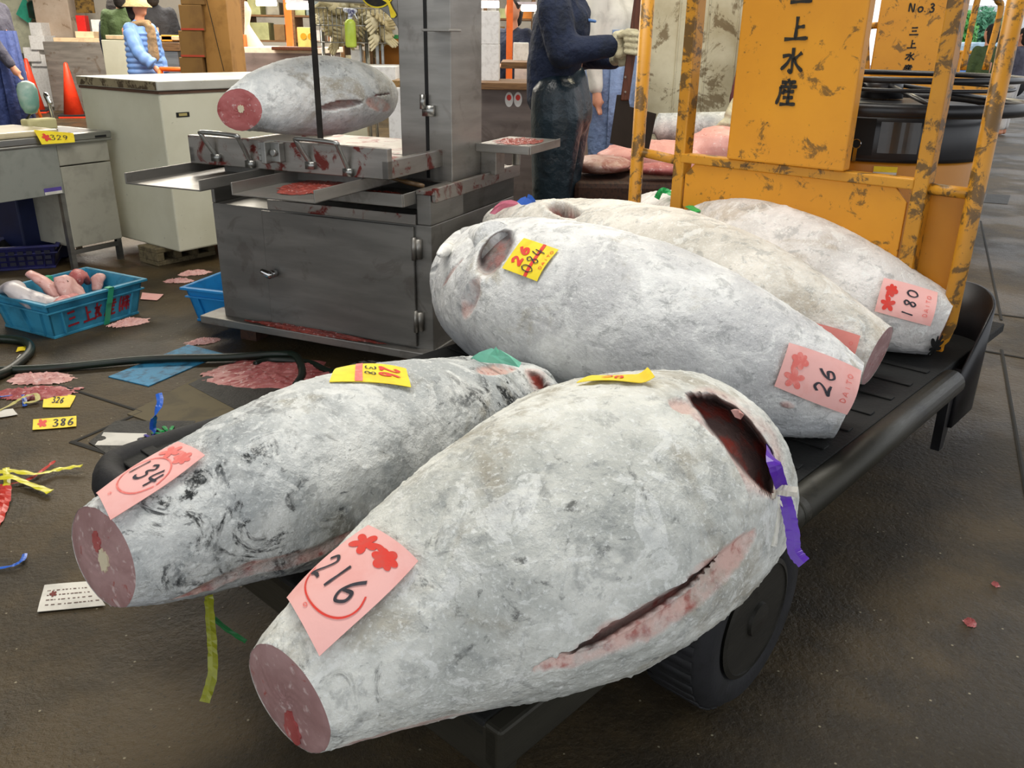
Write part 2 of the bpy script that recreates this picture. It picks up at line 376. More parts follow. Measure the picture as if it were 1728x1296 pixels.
# ---------------------------------------------------------------- tuna
def vnoise(P, scale, octaves=3, seed=0, gain=.5):
    out = np.zeros(len(P)); amp = 1; tot = 0
    for o in range(octaves):
        Q = P*scale*(2**o)+seed*17.3+o*5.1; I = np.floor(Q).astype(np.int64); f = Q-I; f = f*f*(3-2*f)
        def h(i, j, k):
            n = (I[:, 0]+i)*374761393+(I[:, 1]+j)*668265263+(I[:, 2]+k)*2147483647+seed*974711
            n = (n ^ (n >> 13))*1274126177 & 0x7fffffff; n = (n ^ (n >> 16)) & 0xffff; return n/65535.0
        x, y, z = f[:, 0], f[:, 1], f[:, 2]
        a = (h(0, 0, 0)*(1-x)+h(1, 0, 0)*x)*(1-y)+(h(0, 1, 0)*(1-x)+h(1, 1, 0)*x)*y
        b = (h(0, 0, 1)*(1-x)+h(1, 0, 1)*x)*(1-y)+(h(0, 1, 1)*(1-x)+h(1, 1, 1)*x)*y
        out += amp*((a*(1-z)+b*z)*2-1); tot += amp; amp *= gain
    return out/tot
def sst(t): t = np.clip(t, 0, 1); return t*t*(3-2*t)
def proj(P):
    d = P-np.array(CAMLOC); z = d@np.array(FW)
    return 864+FPX*(d@np.array(RT))/z, 648-FPX*(d@np.array(UP))/z
class Tuna:
    def __init__(s, label, pairs, zmode, mat, cutmat=None, Nu=260, Nv=220, rv=.94, dents=(), seed=1, belly=0, name='frozen_tuna', group=None, rough=1.0, headround=True, cutk=0, scoop=None):
        st = []
        for i, (A, B, zc) in enumerate(pairs):
            mx, my = (A[0]+B[0])/2, (A[1]+B[1])/2; h = math.dist(A, B)/2; z = .5; r = .1
            if isinstance(zc, tuple):
                p = D(mx, my, zc[1]); r = h*(p-CAMLOC).dot(FW)/FPX; st.append((p, r)); continue
            for _ in range(12):
                p = G(mx, my, z); r = h*(p-CAMLOC).dot(FW)/FPX; z = zmode(i, r) if zc is None else zc
            st.append((p, r))
        C = smoothpts([p for p, r in st], 24); R = [v.x for v in smoothpts([V((r, 0, 0)) for p, r in st], 24)]
        C = np.array([tuple(c) for c in C]); R = np.array(R)
        L = np.concatenate([[0], np.cumsum(np.linalg.norm(np.diff(C, axis=0), axis=1))]); Lt = L[-1]
        rl = R[-1]
        t = np.linspace(0, 1, Nu); t = t*Lt
        c = np.stack([np.interp(t, L, C[:, k]) for k in range(3)], 1); r = np.interp(t, L, R)
        ker = np.ones(9)/9
        for k in range(3): c[4:-4, k] = np.convolve(c[:, k], ker, 'valid')
        tg = np.gradient(c, axis=0)
        for _ in range(3):
            for k in range(3): tg[8:-8, k] = np.convolve(tg[:, k], np.ones(17)/17, 'valid')
        tg[:8] = tg[8]; tg[-8:] = tg[-9]
        tg /= np.linalg.norm(tg, axis=1)[:, None]
        if headround:   # close the head in a short dome
            m_ = min(.6*rl+.015, .1); e = Lt-t; q = np.clip(e/m_, 0, 1); r = r*np.sqrt(1-(1-q)**2+1e-4)
        S = np.cross(tg, [0, 0, 1.]); S /= np.linalg.norm(S, axis=1)[:, None]; N = np.cross(S, tg)
        ph = np.linspace(0, 2*np.pi, Nv, endpoint=False)
        nrm = S[:, None, :]*np.cos(ph)[None, :, None]+N[:, None, :]*np.sin(ph)[None, :, None]
        P = c[:, None, :]+S[:, None, :]*(r[:, None]*np.cos(ph)[None])[:, :, None]+N[:, None, :]*(rv*r[:, None]*np.sin(ph)[None])[:, :, None]
        s.Nu, s.Nv, s.P0, s.n = Nu, Nv, P, nrm; s.c = c; s.r = r; s.tg = tg; s.S = S; s.N = N; s.rv = rv; s.ph = ph
        if cutk:
            e = np.array(CAMLOC)-c[0]; e -= tg[0]*(e@tg[0]); e /= np.linalg.norm(e); off = ((P-c[:, None, :])@e)*cutk
            w = np.clip(1-(t/(.22*Lt)), 0, 1)**1.3; P = P+tg[:, None, :]*(off*w[:, None])[:, :, None]
        F = P.reshape(-1, 3); n = nrm.reshape(-1, 3); s.px, s.py = proj(F); s.front = ((np.array(CAMLOC)-F)*n).sum(1) > 0
        att = {k: np.zeros(len(F)) for k in ('pink', 'cavity', 'belly')}
        disp = vnoise(F, 9, 3, seed)*.006*rough+vnoise(F, 45, 3, seed+3, .65)*.0026*rough+np.clip(vnoise(F, 90, 2, seed+5)-.35, 0, 1)*.006*rough
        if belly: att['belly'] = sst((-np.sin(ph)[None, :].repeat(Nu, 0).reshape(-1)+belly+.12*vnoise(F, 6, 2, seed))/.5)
        VD = np.zeros_like(F)
        FO = F
        for d in dents:
            F = FO
            pts = [np.array(s.hit(*p)[1]) for p in d['p']]
            wn = 1+(.12 if d.get('dir') else .25)*vnoise(F, 22, 3, seed+9)
            if d.get('dir'):
                v0 = pts[len(pts)//2]-np.array(CAMLOC); v0 /= np.linalg.norm(v0); zz_ = np.array([(q-pts[0])@v0 for q in pts]); fz_ = (FO-pts[0])@v0; far_ = (fz_ > zz_.max()+.05) | (fz_ < zz_.min()-.05); F = F-np.outer((F-pts[0])@v0, v0); pts = [q-v0*((q-pts[0])@v0) for q in pts]; F = F+np.where(s.front & ~far_, 0, 9.0)[:, None]
            if len(pts) == 2 and d.get('ell'):
                e1 = pts[1]-pts[0]; a = np.linalg.norm(e1); e1 /= a; q = F-pts[0]; x = q@e1; y = np.linalg.norm(q-x[:, None]*e1, axis=1)
                tt = np.sqrt((x/a)**2+(y/d['w'])**2)
            else:
                best = np.full(len(F), 9.0); segl = [np.linalg.norm(pts[i+1]-pts[i]) for i in range(len(pts)-1)]; tot = sum(segl); acc = 0
                for i in range(len(pts)-1):
                    ab = pts[i+1]-pts[i]; u = np.clip(((F-pts[i])@ab)/(ab@ab), 0, 1); dd = np.linalg.norm(F-pts[i]-u[:, None]*ab, axis=1)
                    g = (acc+u*segl[i])/tot; w = d['w']*(1-(np.abs(2*g-1))**2.5*d.get('tap', .85)); best = np.minimum(best, dd/w); acc += segl[i]
                tt = best
            tt = tt*wn; e = d.get('edge', .35)
            m_ = sst((1-tt)/e)
            if d.get('dir'):
                VD = VD+v0*(d['depth']*m_)[:, None]; disp = disp*(1-.5*m_)
            else: disp = disp*(1-.6*m_) - d['depth']*m_
            if d.get('lip'): disp += d['lip']*sst(1-np.abs(tt-1.25)/.45)*(tt > .8)
            for k in d.get('att', ()): att[k] = np.maximum(att[k], d.get('amt', 1)*sst((1.0-tt)/min(e, .25)))
            if d.get('rim'): att['pink'] = np.maximum(att['pink'], d['rim']*sst((1.9-tt)/.8))
        F = FO; Q = F+n*disp[:, None]+VD
        if scoop:
            a_, b_, c_ = [np.array(s.hit(*q)[1]) for q in scoop['p']]; nn = np.cross(b_-a_, c_-a_); nn /= np.linalg.norm(nn)
            if nn@tg[-1] < 0: nn = -nn
            sd = (Q-a_)@nn+.004*vnoise(F, 30, 2, 4); mx_ = sd.max(); ba = b_-a_; g_ = (Q-a_)@ba/(ba@ba); gw = sst((1.10-g_)/.09); m_ = np.clip(sd/mx_, 0, 1)*(np.arange(len(F))//Nv > Nu*.6)*gw
            lipw = sst((sd-.0)/.012)*(m_ > 0)*gw
            Q = Q-nn*(np.maximum(sd, 0)*(m_ > 0)*gw)[:, None]-nn*(scoop['depth']*sst(m_*2.2)*(m_ > 0))[:, None]
            att['cavity'] = np.maximum(att['cavity'], lipw); att['pink'] = np.maximum(att['pink'], .6*sst(1-np.abs(sd)/.02))
        s.P = Q.reshape(Nu, Nv, 3)
        # jagged rim at the cut
        base = V((float(c[:, 0].mean()), float(c[:, 1].mean()), float(Q[:, 2].min())))
        s.root = thing(name, base, label, 'frozen tuna', group)
        vs = np.vstack([Q, [c[-1]+tg[-1]*.002]])
        fs = []
        for i in range(Nu-1):
            a = i*Nv
            for k in range(Nv): k2 = (k+1) % Nv; fs.append((a+k, a+k2, a+Nv+k2, a+Nv+k))
        a = (Nu-1)*Nv
        for k in range(Nv): fs.append((a+k, a+(k+1) % Nv, Nu*Nv))
        me = bpy.data.meshes.new('body'); me.from_pydata(vs.tolist(), [], fs); me.materials.append(mat)
        me.polygons.foreach_set('use_smooth', [True]*len(me.polygons))
        for k, v in att.items():
            A_ = me.attributes.new(k, 'FLOAT', 'POINT'); A_.data.foreach_set('value', np.append(v, 0).astype(np.float32))
        bm = bmesh.new(); bm.from_mesh(me); bmesh.ops.recalc_face_normals(bm, faces=bm.faces); bm.to_mesh(me); bm.free()
        o = bpy.data.objects.new('body', me); COL.objects.link(o); o.parent = s.root; o.matrix_parent_inverse = Matrix.Translation(-base); ORG_OF[o] = V((0, 0, 0)); s.body = o
        # cut face
        mb = MB(); ring = s.P[0]; cc = ring.mean(0); vs = [V(cc-tg[0]*.001)]
        K_ = 14
        for j in range(1, K_+1):
            f_ = j/K_
            for k in range(0, Nv, 2): p = cc+(ring[k]-cc)*f_*1.002; w_ = .0012*math.sin(k*.21+j*2)*(1-f_)-.004*f_**6; vs.append(V(p-tg[0]*(.003+w_)))
        M_ = Nv//2; fs = [(0, 1+k, 1+(k+1) % M_) for k in range(M_)]
        for j in range(K_-1):
            for k in range(M_): fs.append((1+j*M_+k, 1+(j+1)*M_+k, 1+(j+1)*M_+(k+1) % M_, 1+j*M_+(k+1) % M_))
        mb.add(vs, fs); s.cut = mb.build('cut_face', cutmat or FLESH, s.root, True, label='flat sawn tail end showing pink frozen flesh')
        s.cc = V(cc); s.t0 = V(tg[0]); s.S0 = V(S[0]); s.N0 = V(N[0]); s.r0 = float(r[0])
    def spot(s, x, y, rx, ry, mat, name, lobes=7, h=.004, seed=3):
        mb = MB(); rr = random.Random(seed); ring = s.P[0]; c0 = ring.mean(0); nv = s.Nv
        A_ = ring[0]-c0; B_ = ring[nv//4]-c0; nn = np.cross(A_, B_); nn /= np.linalg.norm(nn)
        if nn@s.tg[0] > 0: nn = -nn
        P = []; sc_ = .5
        for i in range(28): a = 2*math.pi*i/28; q = rr.uniform(.75, 1.1); P.append(V(c0+A_*(x+rx*q*math.cos(a))+B_*(y+ry*q*math.sin(a))+nn*.002))
        mb.prism(P, V(nn*.003)); mb.build(name, mat, s.cut, False)
    def hit(s, x, y):
        d = (s.px-x)**2+(s.py-y)**2+(~s.front)*1e6; i = int(np.argmin(d)); return (i//s.Nv, i % s.Nv), s.P0.reshape(-1, 3)[i]
    def at(s, u, v, off):
        u = min(max(u, 0), s.Nu-1.001); i = int(u); f = u-i; v = v % s.Nv; j = int(v); g = v-j; j2 = (j+1) % s.Nv
        w = ((1-f)*(1-g), f*(1-g), (1-f)*g, f*g); q = ((i, j), (i+1, j), (i, j2), (i+1, j2))
        P = sum(w[k]*s.P0[q[k]] for k in range(4)); n = sum(w[k]*s.n[q[k]] for k in range(4)); return V(P+n*off)
    def patch(s, BL, BR, TR, TL, off=.006):
        c = [list(s.hit(*p)[0]) for p in (BL, BR, TR, TL)]
        for q in c[1:]:
            while q[1]-c[0][1] > s.Nv/2: q[1] -= s.Nv
            while q[1]-c[0][1] < -s.Nv/2: q[1] += s.Nv
        def mp(x, y, o=off):
            w = ((1-x)*(1-y), x*(1-y), x*y, (1-x)*y)
            return s.at(sum(w[k]*c[k][0] for k in range(4)), sum(w[k]*c[k][1] for k in range(4)), o)
        return mp
    def tag(s, corners, mat, label, curl=0):
        mp = s.patch(*corners); mb = MB(); n = 20; vs = []
        cr = lambda x, y: .0055+.0015*math.sin(5*x+3*y)+curl*max(0, x-.8)**2
        for dz in (0, .0012):
            for i in range(n+1):
                for j in range(n+1): vs.append(mp(i/n, j/n, cr(i/n, j/n)+dz))
        fs = []; q = (n+1)**2
        for i in range(n):
            for j in range(n):
                a = i*(n+1)+j; fs += [(a, a+1, a+n+2, a+n+1), (q+a, q+a+n+1, q+a+n+2, q+a+1)]
        for i in range(n):
            for a, b in ((i, i+1), (n*(n+1)+i, n*(n+1)+i+1), (i*(n+1), (i+1)*(n+1)), (i*(n+1)+n, (i+1)*(n+1)+n)): fs.append((a, b, q+b, q+a))
        mb.add(vs, fs); o = mb.build('price_tag', mat, s.root, 'auto', label=label); return o, (lambda x, y, k=.0014: mp(x, y, cr(x, y)+.0012+k))
def write(mpf, tago, text, box, mat, pen, name='tag_number', adv=1.15, taper=.4, k=.0014, slant=.12):
    mb = MB(); x0, y0, w, h = box; n = len(text); cw = w/(n+(n-1)*(adv-1))
    f = lambda x, y: mpf(x, y, k)
    for i, ch in enumerate(text): glyph(mb, f, ch, x0+i*cw*adv, y0, cw*.85, h, pen, taper, slant)
    return mb.build(name, mat, tago)
def flowers(mpf, tago, mat, y=.8, k=.0010):
    mb = MB(); f = lambda a, b: mpf(a, b, k)
    blossom(mb, f, .70, y, .2, .11, 6, .3, .2, 3); blossom(mb, f, .30, y, .2, .12, 5, .6, .5, 5)
    stroke(mb, f, [(.3, y-.02), (.5, y+.05), (.72, y)], .07); mb.build('tag_stamp', mat, tago)
def ringmark(mpf, tago, mat, cx, cy, rx, ry, a0, a1, pen=.03):
    mb = MB(); f = lambda a, b: mpf(a, b, .0012)
    stroke(mb, f, [(cx+rx*math.cos(a0+(a1-a0)*i/10), cy+ry*math.sin(a0+(a1-a0)*i/10)) for i in range(11)], pen, .1, 3); mb.build('tag_ring', mat, tago)
ZB = .43*K
rest = lambda i, r: ZB+r*.94+.004
# the big fish at the front, tagged 216
fd = Tuna('largest frosty tuna at the front of the cart, pink tag 216',
 [((420, 1092), (551, 1264), .50), ((500, 985), (688, 1222), .525), ((600, 872), (835, 1182), .545), ((700, 772), (1000, 1140), .57), ((820, 696), (1130, 1095), None),
  ((955, 653), (1218, 1030), None), ((1090, 648), (1278, 945), None), ((1172, 666), (1290, 884), .575), ((1232, 708), (1298, 846), .58)],
 rest, FR['a'], Nu=330, Nv=280, seed=2, cutk=.35, dents=[
  dict(p=[(1172, 674), (1200, 690), (1238, 726), (1272, 772), (1298, 828)], w=.030, depth=.10, edge=.22, att=('cavity',), dir=1, tap=.9, rim=.5),
  dict(p=[(905, 1128), (1000, 1098), (1100, 1045), (1180, 990), (1240, 935), (1275, 900)], w=.034, depth=.010, edge=.7, att=('pink',), amt=.9, tap=.8),
  dict(p=[(925, 1112), (1000, 1088), (1085, 1035), (1160, 985), (1215, 940)], w=.009, depth=.03, edge=.6, att=('cavity',), amt=.7, tap=.9, lip=.006, dir=1),
  dict(p=[(1150, 685), (1165, 700)], ell=1, w=.024, depth=.006, att=('pink',), amt=.7), dict(p=[(740, 880), (725, 930)], ell=1, w=.007, depth=.004),
  dict(p=[(760, 925), (737, 990)], ell=1, w=.009, depth=.006, edge=.9), dict(p=[(700, 1225), (560, 1262)], ell=1, w=.02, depth=.0, att=('pink',), amt=.6),
  dict(p=[(770, 775), (800, 790)], ell=1, w=.02, depth=.004, edge=.9), dict(p=[(1110, 780), (1135, 940)], ell=1, w=.003, depth=.004)])
fd.spot(.05, -.55, .2, .34, FLESH2, 'blood_spot', seed=4)
o, mp = fd.tag(((487, 1011), (570, 1090), (706, 950), (627, 893)), PINKP, 'pink paper tag stamped with red blossoms and hand numbered 216')
flowers(mp, o, INKR); write(mp, o, '216', (.12, .30, .70, .26), INK, .035); ringmark(mp, o, INKR, .5, .38, .42, .24, math.pi*1.02, math.pi*2.15, .018); write(mp, o, 'O', (.46, .08, .06, .03), INKP, .01, 'tag_print')
o, mp = fd.tag(((975, 653), (1100, 653), (1090, 641), (1000, 641)), YELP, 'yellow paper tag lying over the crest', curl=.3)
write(mp, o, '20', (.3, .3, .3, .5), INKR, .05)
# fish tagged 134
fc = Tuna('scuffed grey tuna hanging over the left corner of the cart, tag 134',
 [((143, 850), (203, 1030), .50), ((222, 790), (305, 1020), .51), ((305, 735), (400, 997), .52), ((402, 680), (505, 972), .535), ((510, 637), (615, 930), None), ((620, 612), (725, 870), None),
  ((735, 608), (835, 800), None), ((830, 612), (905, 730), None), ((895, 630), (935, 695), .52), ((932, 655), (945, 675), .50)],
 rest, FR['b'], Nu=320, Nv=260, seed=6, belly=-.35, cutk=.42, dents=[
  dict(p=[(885, 626), (915, 650), (930, 672)], w=.016, depth=.02, edge=.6, att=('cavity',), rim=.5), dict(p=[(835, 622), (880, 632)], ell=1, w=.02, depth=.006, att=('pink',)),
  dict(p=[(300, 1010), (440, 958), (540, 925), (600, 895)], w=.022, depth=.004, att=('pink',), edge=.9, amt=.9), dict(p=[(775, 700), (885, 668)], ell=1, w=.002, depth=.005),
  dict(p=[(245, 905), (262, 890)], ell=1, w=.008, depth=.006), dict(p=[(300, 845), (315, 862)], ell=1, w=.008, depth=.006), dict(p=[(375, 965), (420, 958)], ell=1, w=.004, depth=.01)])
fc.spot(.1, -.02, .16, .24, BONE, 'backbone', seed=5); fc.spot(-.08, .32, .12, .22, FLESH2, 'blood_spot', seed=6)
o, mp = fc.tag(((168, 838), (222, 868), (357, 771), (308, 750)), PINKP, 'pink paper tag hand numbered 134 inside a red ring')
flowers(mp, o, INKP, .82); write(mp, o, '134', (.14, .36, .72, .24), INK, .035); ringmark(mp, o, INKP, .5, .45, .40, .27, 0, 6.2, .02); write(mp, o, 'O', (.46, .08, .06, .03), INKP, .01, 'tag_print')
o, mp = fc.tag(((572, 624), (557, 648), (690, 660), (684, 628)), YELP, 'curled yellow paper tag with red stripe and black scrawl')
mbx = MB(); stroke(mbx, lambda a, b: mp(a, b, .001), [(.0, .32), (1, .36)], .10, .1); mbx.build('tag_stripe', INKP, o)
write(mp, o, '26', (.2, .62, .5, .25), INKR, .06); write(mp, o, '38', (.2, .42, .5, .14), INK, .02, 'tag_scrawl')
# fish tagged 26
fb = Tuna('white tuna across the cart, pink tag 26, yellow tag beside open gill',
 [((1453, 606), (1410, 744), None), ((1385, 550), (1325, 744), None), ((1290, 487), (1220, 738), None), ((1175, 425), (1098, 722), None), ((1060, 385), (985, 695), None), ((950, 366), (885, 655), None),
  ((868, 368), (815, 603), .545), ((818, 385), (776, 550), .55), ((788, 402), (756, 508), .555), ((768, 418), (748, 480), .56)],
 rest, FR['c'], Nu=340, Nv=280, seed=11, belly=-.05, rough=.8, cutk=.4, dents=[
  dict(p=[(836, 428), (862, 388)], ell=1, w=.036, depth=.08, edge=.25, att=('cavity',), lip=.004, amt=.8, dir=1), dict(p=[(790, 505), (815, 470)], ell=1, w=.038, depth=.022, edge=.8, att=('pink',), amt=.8),
  dict(p=[(722, 458), (742, 452), (765, 436), (800, 402)], w=.016, depth=.03, edge=.8, dir=1, tap=.5), dict(p=[(765, 455), (745, 490)], ell=1, w=.012, depth=.004, att=('pink',), amt=.7),
  dict(p=[(815, 505), (900, 540), (1000, 580), (1090, 600)], w=.003, depth=.004, tap=.3), dict(p=[(1315, 680), (1330, 685)], ell=1, w=.012, depth=-.006, att=('pink',), amt=.7)])
fb.spot(.1, -.3, .05, .08, FLESH2, 'blood_spot', seed=8)
def pinktag(fish, BL, BR, TR, TL, num, mat=PINKP, lbl=None, fl=INKP):
    o, mp = fish.tag((BL, BR, TR, TL), mat, lbl or 'pink paper tag stamped with red blossoms and hand numbered '+num)
    flowers(mp, o, fl, .82); write(mp, o, num, (.2 if len(num) < 3 else .06, .36, .55 if len(num) < 3 else .8, .2), INK, .04); write(mp, o, 'DAITO', (.2, .12, .6, .07), INKP, .014, 'tag_print', 1.3, .1, slant=0)
pinktag(fb, (1402, 688), (1432, 620), (1319, 578), (1293, 645), '26')
o, mp = fb.tag(((908, 475), (943, 423), (886, 407), (850, 455)), YELP, 'yellow paper tag with red stripe, red 26 and black scrawl')
mbx = MB(); stroke(mbx, lambda a, b: mp(a, b, .001), [(-.0, .34), (1.0, .38)], .09, .1); mbx.build('tag_stripe', INKR, o)
write(mp, o, '26', (.2, .62, .6, .24), INKR, .08); write(mp, o, '084', (.1, .22, .75, .32), INK, .03, 'tag_scrawl', k=.0022); write(mp, o, 'DAITO', (.3, .05, .6, .07), INKR, .014, 'tag_print', 1.3, .1, slant=0)
# middle fish of the rear three
fe = Tuna('cream frosted tuna lying between the other two rear tunas, its coral tag half hidden',
 [((1494, 545), (1468, 655), None), ((1425, 494), (1385, 645), None), ((1340, 432), (1285, 630), None), ((1240, 380), (1172, 600), None), ((1130, 346), (1065, 565), None), ((1020, 336), (960, 520), None),
  ((930, 338), (885, 470), .56), ((865, 345), (838, 418), .565), ((836, 356), (825, 385), .565)],
 rest, FR['d'], Nu=240, Nv=180, seed=17, rough=.8, cutk=.3, dents=[dict(p=[(948, 352), (978, 366)], ell=1, w=.03, depth=.05, att=('cavity',), amt=.8, lip=.005)])
pinktag(fe, (1420, 618), (1438, 562), (1366, 541), (1345, 600), '30', PINKQ, 'coral paper tag with only its last digit 0 showing')
ff = Tuna('rearmost frozen tuna against the yellow guard, pink tag 180',
 [((1611, 497), (1572, 602), None), ((1560, 466), (1520, 600), None), ((1470, 408), (1415, 585), None), ((1380, 360), (1310, 555), None), ((1290, 331), (1210, 520), None), ((1200, 325), (1130, 470), None),
  ((1130, 327), (1082, 410), .55), ((1095, 333), (1070, 368), .56)],
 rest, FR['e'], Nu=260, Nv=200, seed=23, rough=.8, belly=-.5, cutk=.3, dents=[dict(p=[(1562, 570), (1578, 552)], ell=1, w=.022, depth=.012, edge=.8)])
pinktag(ff, (1555, 545), (1572, 493), (1483, 468), (1467, 521), '180', fl=INKR)
mbx = MB()
mpk = ff.patch((1560, 600), (1580, 598), (1583, 548), (1553, 552), .004)
blossom(mbx, lambda a, b: mpk(a, b), .5, .5, .5, .45, 9, .5, 0, 9); mbx.build('black_gash', HOLE, ff.root)
# fish on the saw table
ZT = .951*K
fs_ = Tuna('frozen tuna lying on the band saw table, red cut tail to the left',
 [((392, 152), (416, 219), ('Y', 3.33)), ((445, 117), (452, 226), ('Y', 3.42)), ((502, 98), (504, 230), ('Y', 3.53)), ((560, 94), (560, 229), ('Y', 3.62)), ((610, 105), (612, 217), ('Y', 3.70)), ((645, 130), (648, 205), ('Y', 3.76)), ((658, 155), (660, 190), ('Y', 3.79))],
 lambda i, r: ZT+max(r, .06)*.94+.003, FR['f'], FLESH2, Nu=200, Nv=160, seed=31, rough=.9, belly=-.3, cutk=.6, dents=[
  dict(p=[(540, 184), (575, 178), (612, 172)], w=.017, depth=.03, att=('pink', 'cavity'), amt=.6, tap=.8), dict(p=[(640, 178), (660, 185)], ell=1, w=.03, depth=.006, att=('pink',)),
  dict(p=[(640, 160), (660, 158)], ell=1, w=.004, depth=.01, att=('cavity',))])
fs_.spot(.1, .05, .15, .2, BONE, 'backbone')
# ---------------------------------------------------------------- floor and structure
fl = NT('wet_concrete_floor')
x = fl.n.new('ShaderNodeSeparateXYZ'); fl.l.new(fl.vec, x.inputs[0])
lft = fl.step(fl.mul(x.outputs[0], fl.mul(fl.noise(1.2, 4), 1.4), 'ADD'), -.2, 1.1, True)
far = fl.step(fl.mul(x.outputs[1], fl.mul(x.outputs[0], .9), 'ADD'), 4.2, 6.2)
c = fl.mix(lft, fl.mix(fl.step(fl.noise(2.5, 6), .4, .65), '252421', '191917'), fl.mix(fl.step(fl.noise(2.2, 8, .65), .38, .62), '4d3f27', '30281a'))
c = fl.mix(far, c, fl.mix(fl.step(fl.noise(2, 6), .4, .65), '837f78', '6c6860'))
c = fl.mix(fl.mul(fl.step(fl.noise(90, 3, .7), .56, .7), .5), c, '565040')
c = fl.mix(fl.mul(fl.step(fl.vor(70), .12, .06, False), .0), c, 'b0a890')
vv = fl.n.new('ShaderNodeTexVoronoi'); vv.inputs['Scale'].default_value = 55; fl.l.new(fl.vec, vv.inputs['Vector'])
sepc = fl.n.new('ShaderNodeSeparateColor'); fl.l.new(vv.outputs['Color'], sepc.inputs[0])
peb = fl.mul(fl.step(vv.outputs['Distance'], .10, .18, True), fl.step(sepc.outputs[0], .90, .94))
c = fl.mix(fl.mul(peb, .8), c, 'a39a80')
c = fl.mix(fl.mul(fl.step(fl.noise(110, 4, .7), .58, .68), .75), c, '12110e')
fl.col(c); fl.rough(fl.mix(fl.step(fl.noise(1.6, 5), .45, .6), (.6,)*3, (.42,)*3)); fl.set(Specular_IOR_Level=.35)
fl.bump(fl.mul(fl.noise(120, 4, .7), fl.mul(vv.outputs['Distance'], -.5), 'ADD'), .7, .006)
struct(MB().box(W0, (-18, 40), (-4, 60), (-.2, 0)).build('floor', fl.m))
GROOVE = simple('floor_joint', '191814', .8)
def joint(n, a, b, w=.014): struct(ribbon([G(*a, .0015), G(*b, .0015)], w, wob=0, k=3).build('trim_%d' % n, GROOVE))
joint(1, (1655, 373), (1690, 540)); joint(2, (1640, 525), (1760, 540), .02); joint(3, (1690, 590), (1735, 850)); joint(4, (1640, 588), (1760, 610), .02)
joint(5, (100, 650), (240, 695)); joint(6, (240, 695), (125, 745)); joint(7, (120, 745), (205, 772), .02)
CEIL = simple('ceiling_panel', '5b5a55', .9)
struct(MB().box(W0, (-16, 6), (-3, 18), (4.6, 4.7)).build('ceiling', CEIL))
WALLM = simple('stall_wall', 'c9c2b4', .9, c2='a9a195', scale=1.5)
struct(MB().box(W0, (-16, 3.6), (17.6, 17.8), (0, 4.6)).build('wall_back', WALLM))
struct(MB().box(W0, (-16, -15.8), (-3, 17.6), (0, 4.6)).build('wall_left', WALLM))
# ---------------------------------------------------------------- turret truck
truck = thing('turret_truck', T(1.6, .7, 0), 'yellow turret truck with black flatbed loaded with five frozen tunas', 'turret truck')
mb = MB(); mb.box(T, (0.0, 2.95), (.03, 1.40), (.395, .43)); mb.build('bed_platform', BED, truck, bevel=.004)
mb = MB()
for i in range(14): s0 = .06+i*.16; mb.box(T, (s0, s0+.035), (.06, 1.38), (.4305, .436))
mb.build('bed_ribs', BED, truck, bevel=.002)
mb = MB(); mb.box(T, (0, .55), (-.005, .035), (.34, .43)); mb.box(T, (.0, .05), (0, 1.36), (.32, .425)); mb.build('rear_frame_beam', TUBE, truck, bevel=.006)
mb = MB(); mb.cyl(T(1.02, .0, .395), T(2.22, .0, .395), .038, n=20); mb.cyl(T(1.05, .0, .40), T(.98, .0, .385), .039, .034, 20); mb.build('side_rail', TUBE, truck, True)
mb = MB(); mb.cyl(T(.05, 1.37, .375), T(2.4, 1.37, .375), .034, n=20); mb.build('side_rail', TUBE, truck, True)
pts = [T(-.02, 1.10, .385), T(-.05, 1.25, .39), T(-.03, 1.34, .39), T(.05, 1.385, .39), T(.40, 1.39, .38)]
mb = MB(); mb.tube(smoothpts(pts, 5), .045*K, 12, flat=1.3); mb.build('corner_bumper', RUB, truck, True)
mb = MB(); mb.box(T, (.35, .62), (.3, .6), (.1, .38)); mb.box(T, (.2, 2.2), (.32, .40), (.27, .39)); mb.box(T, (.2, 2.2), (1.0, 1.08), (.27, .39)); mb.box(T, (.72, .80), (.12, 1.28), (.19, .25)); mb.build('chassis', BED, truck, bevel=.004)
RIM = steel('wheel_rim', '2e2c26', .55, '1a140d', .8, metal=.4)
def wheel(s0, b0, sgn, R=.235, w=.15):
    F = lambda x, y, z: TA*x*K + V((0, 0, 1))*y*K + TB*z*K*sgn    # axle along z
    o = T(s0, b0, R); prof = [(R*.62, 0), (R*.66, -.008), (R*.86, -.012), (R*.97, .012), (R, .035), (R, w-.035), (R*.97, w-.012), (R*.86, w), (R*.62, w)]
    mb = MB(); mb.lathe(o, prof, 48, F)
    for i in range(40):
        a = 2*math.pi*i/40; c_, s_ = math.cos(a), math.sin(a); c2, s2 = math.cos(a+.10), math.sin(a+.10)
        q = [(c_*R*.985, s_*R*.985), (c2*R*.985, s2*R*.985), (c2*R*1.003, s2*R*1.003), (c_*R*1.003, s_*R*1.003)]
        mb.hexa([o+F(a_, b_, .015) for a_, b_ in q], [o+F(a_, b_, w-.015) for a_, b_ in q])
    t = mb.build('wheel', RUB, truck, True)
    mb = MB(); mb.lathe(o, [(R*.63, -.012), (R*.58, -.016), (R*.55, .02), (R*.3, .035), (R*.2, .01), (R*.17, -.02), (R*.001, -.024)], 40, F)
    for i in range(5):
        a = 2*math.pi*i/5+.3; p = o+F(.40*R*math.cos(a), .40*R*math.sin(a), .03); mb.cyl(p, p-TB*.016*sgn, .007, n=6)
    mb.build('wheel_rim', RIM, t, False, label='dark steel rim with five bolts')
wheel(.80, -.04, 1); wheel(.80, 1.42, -1); wheel(2.75, .62, 1, .2, .12)
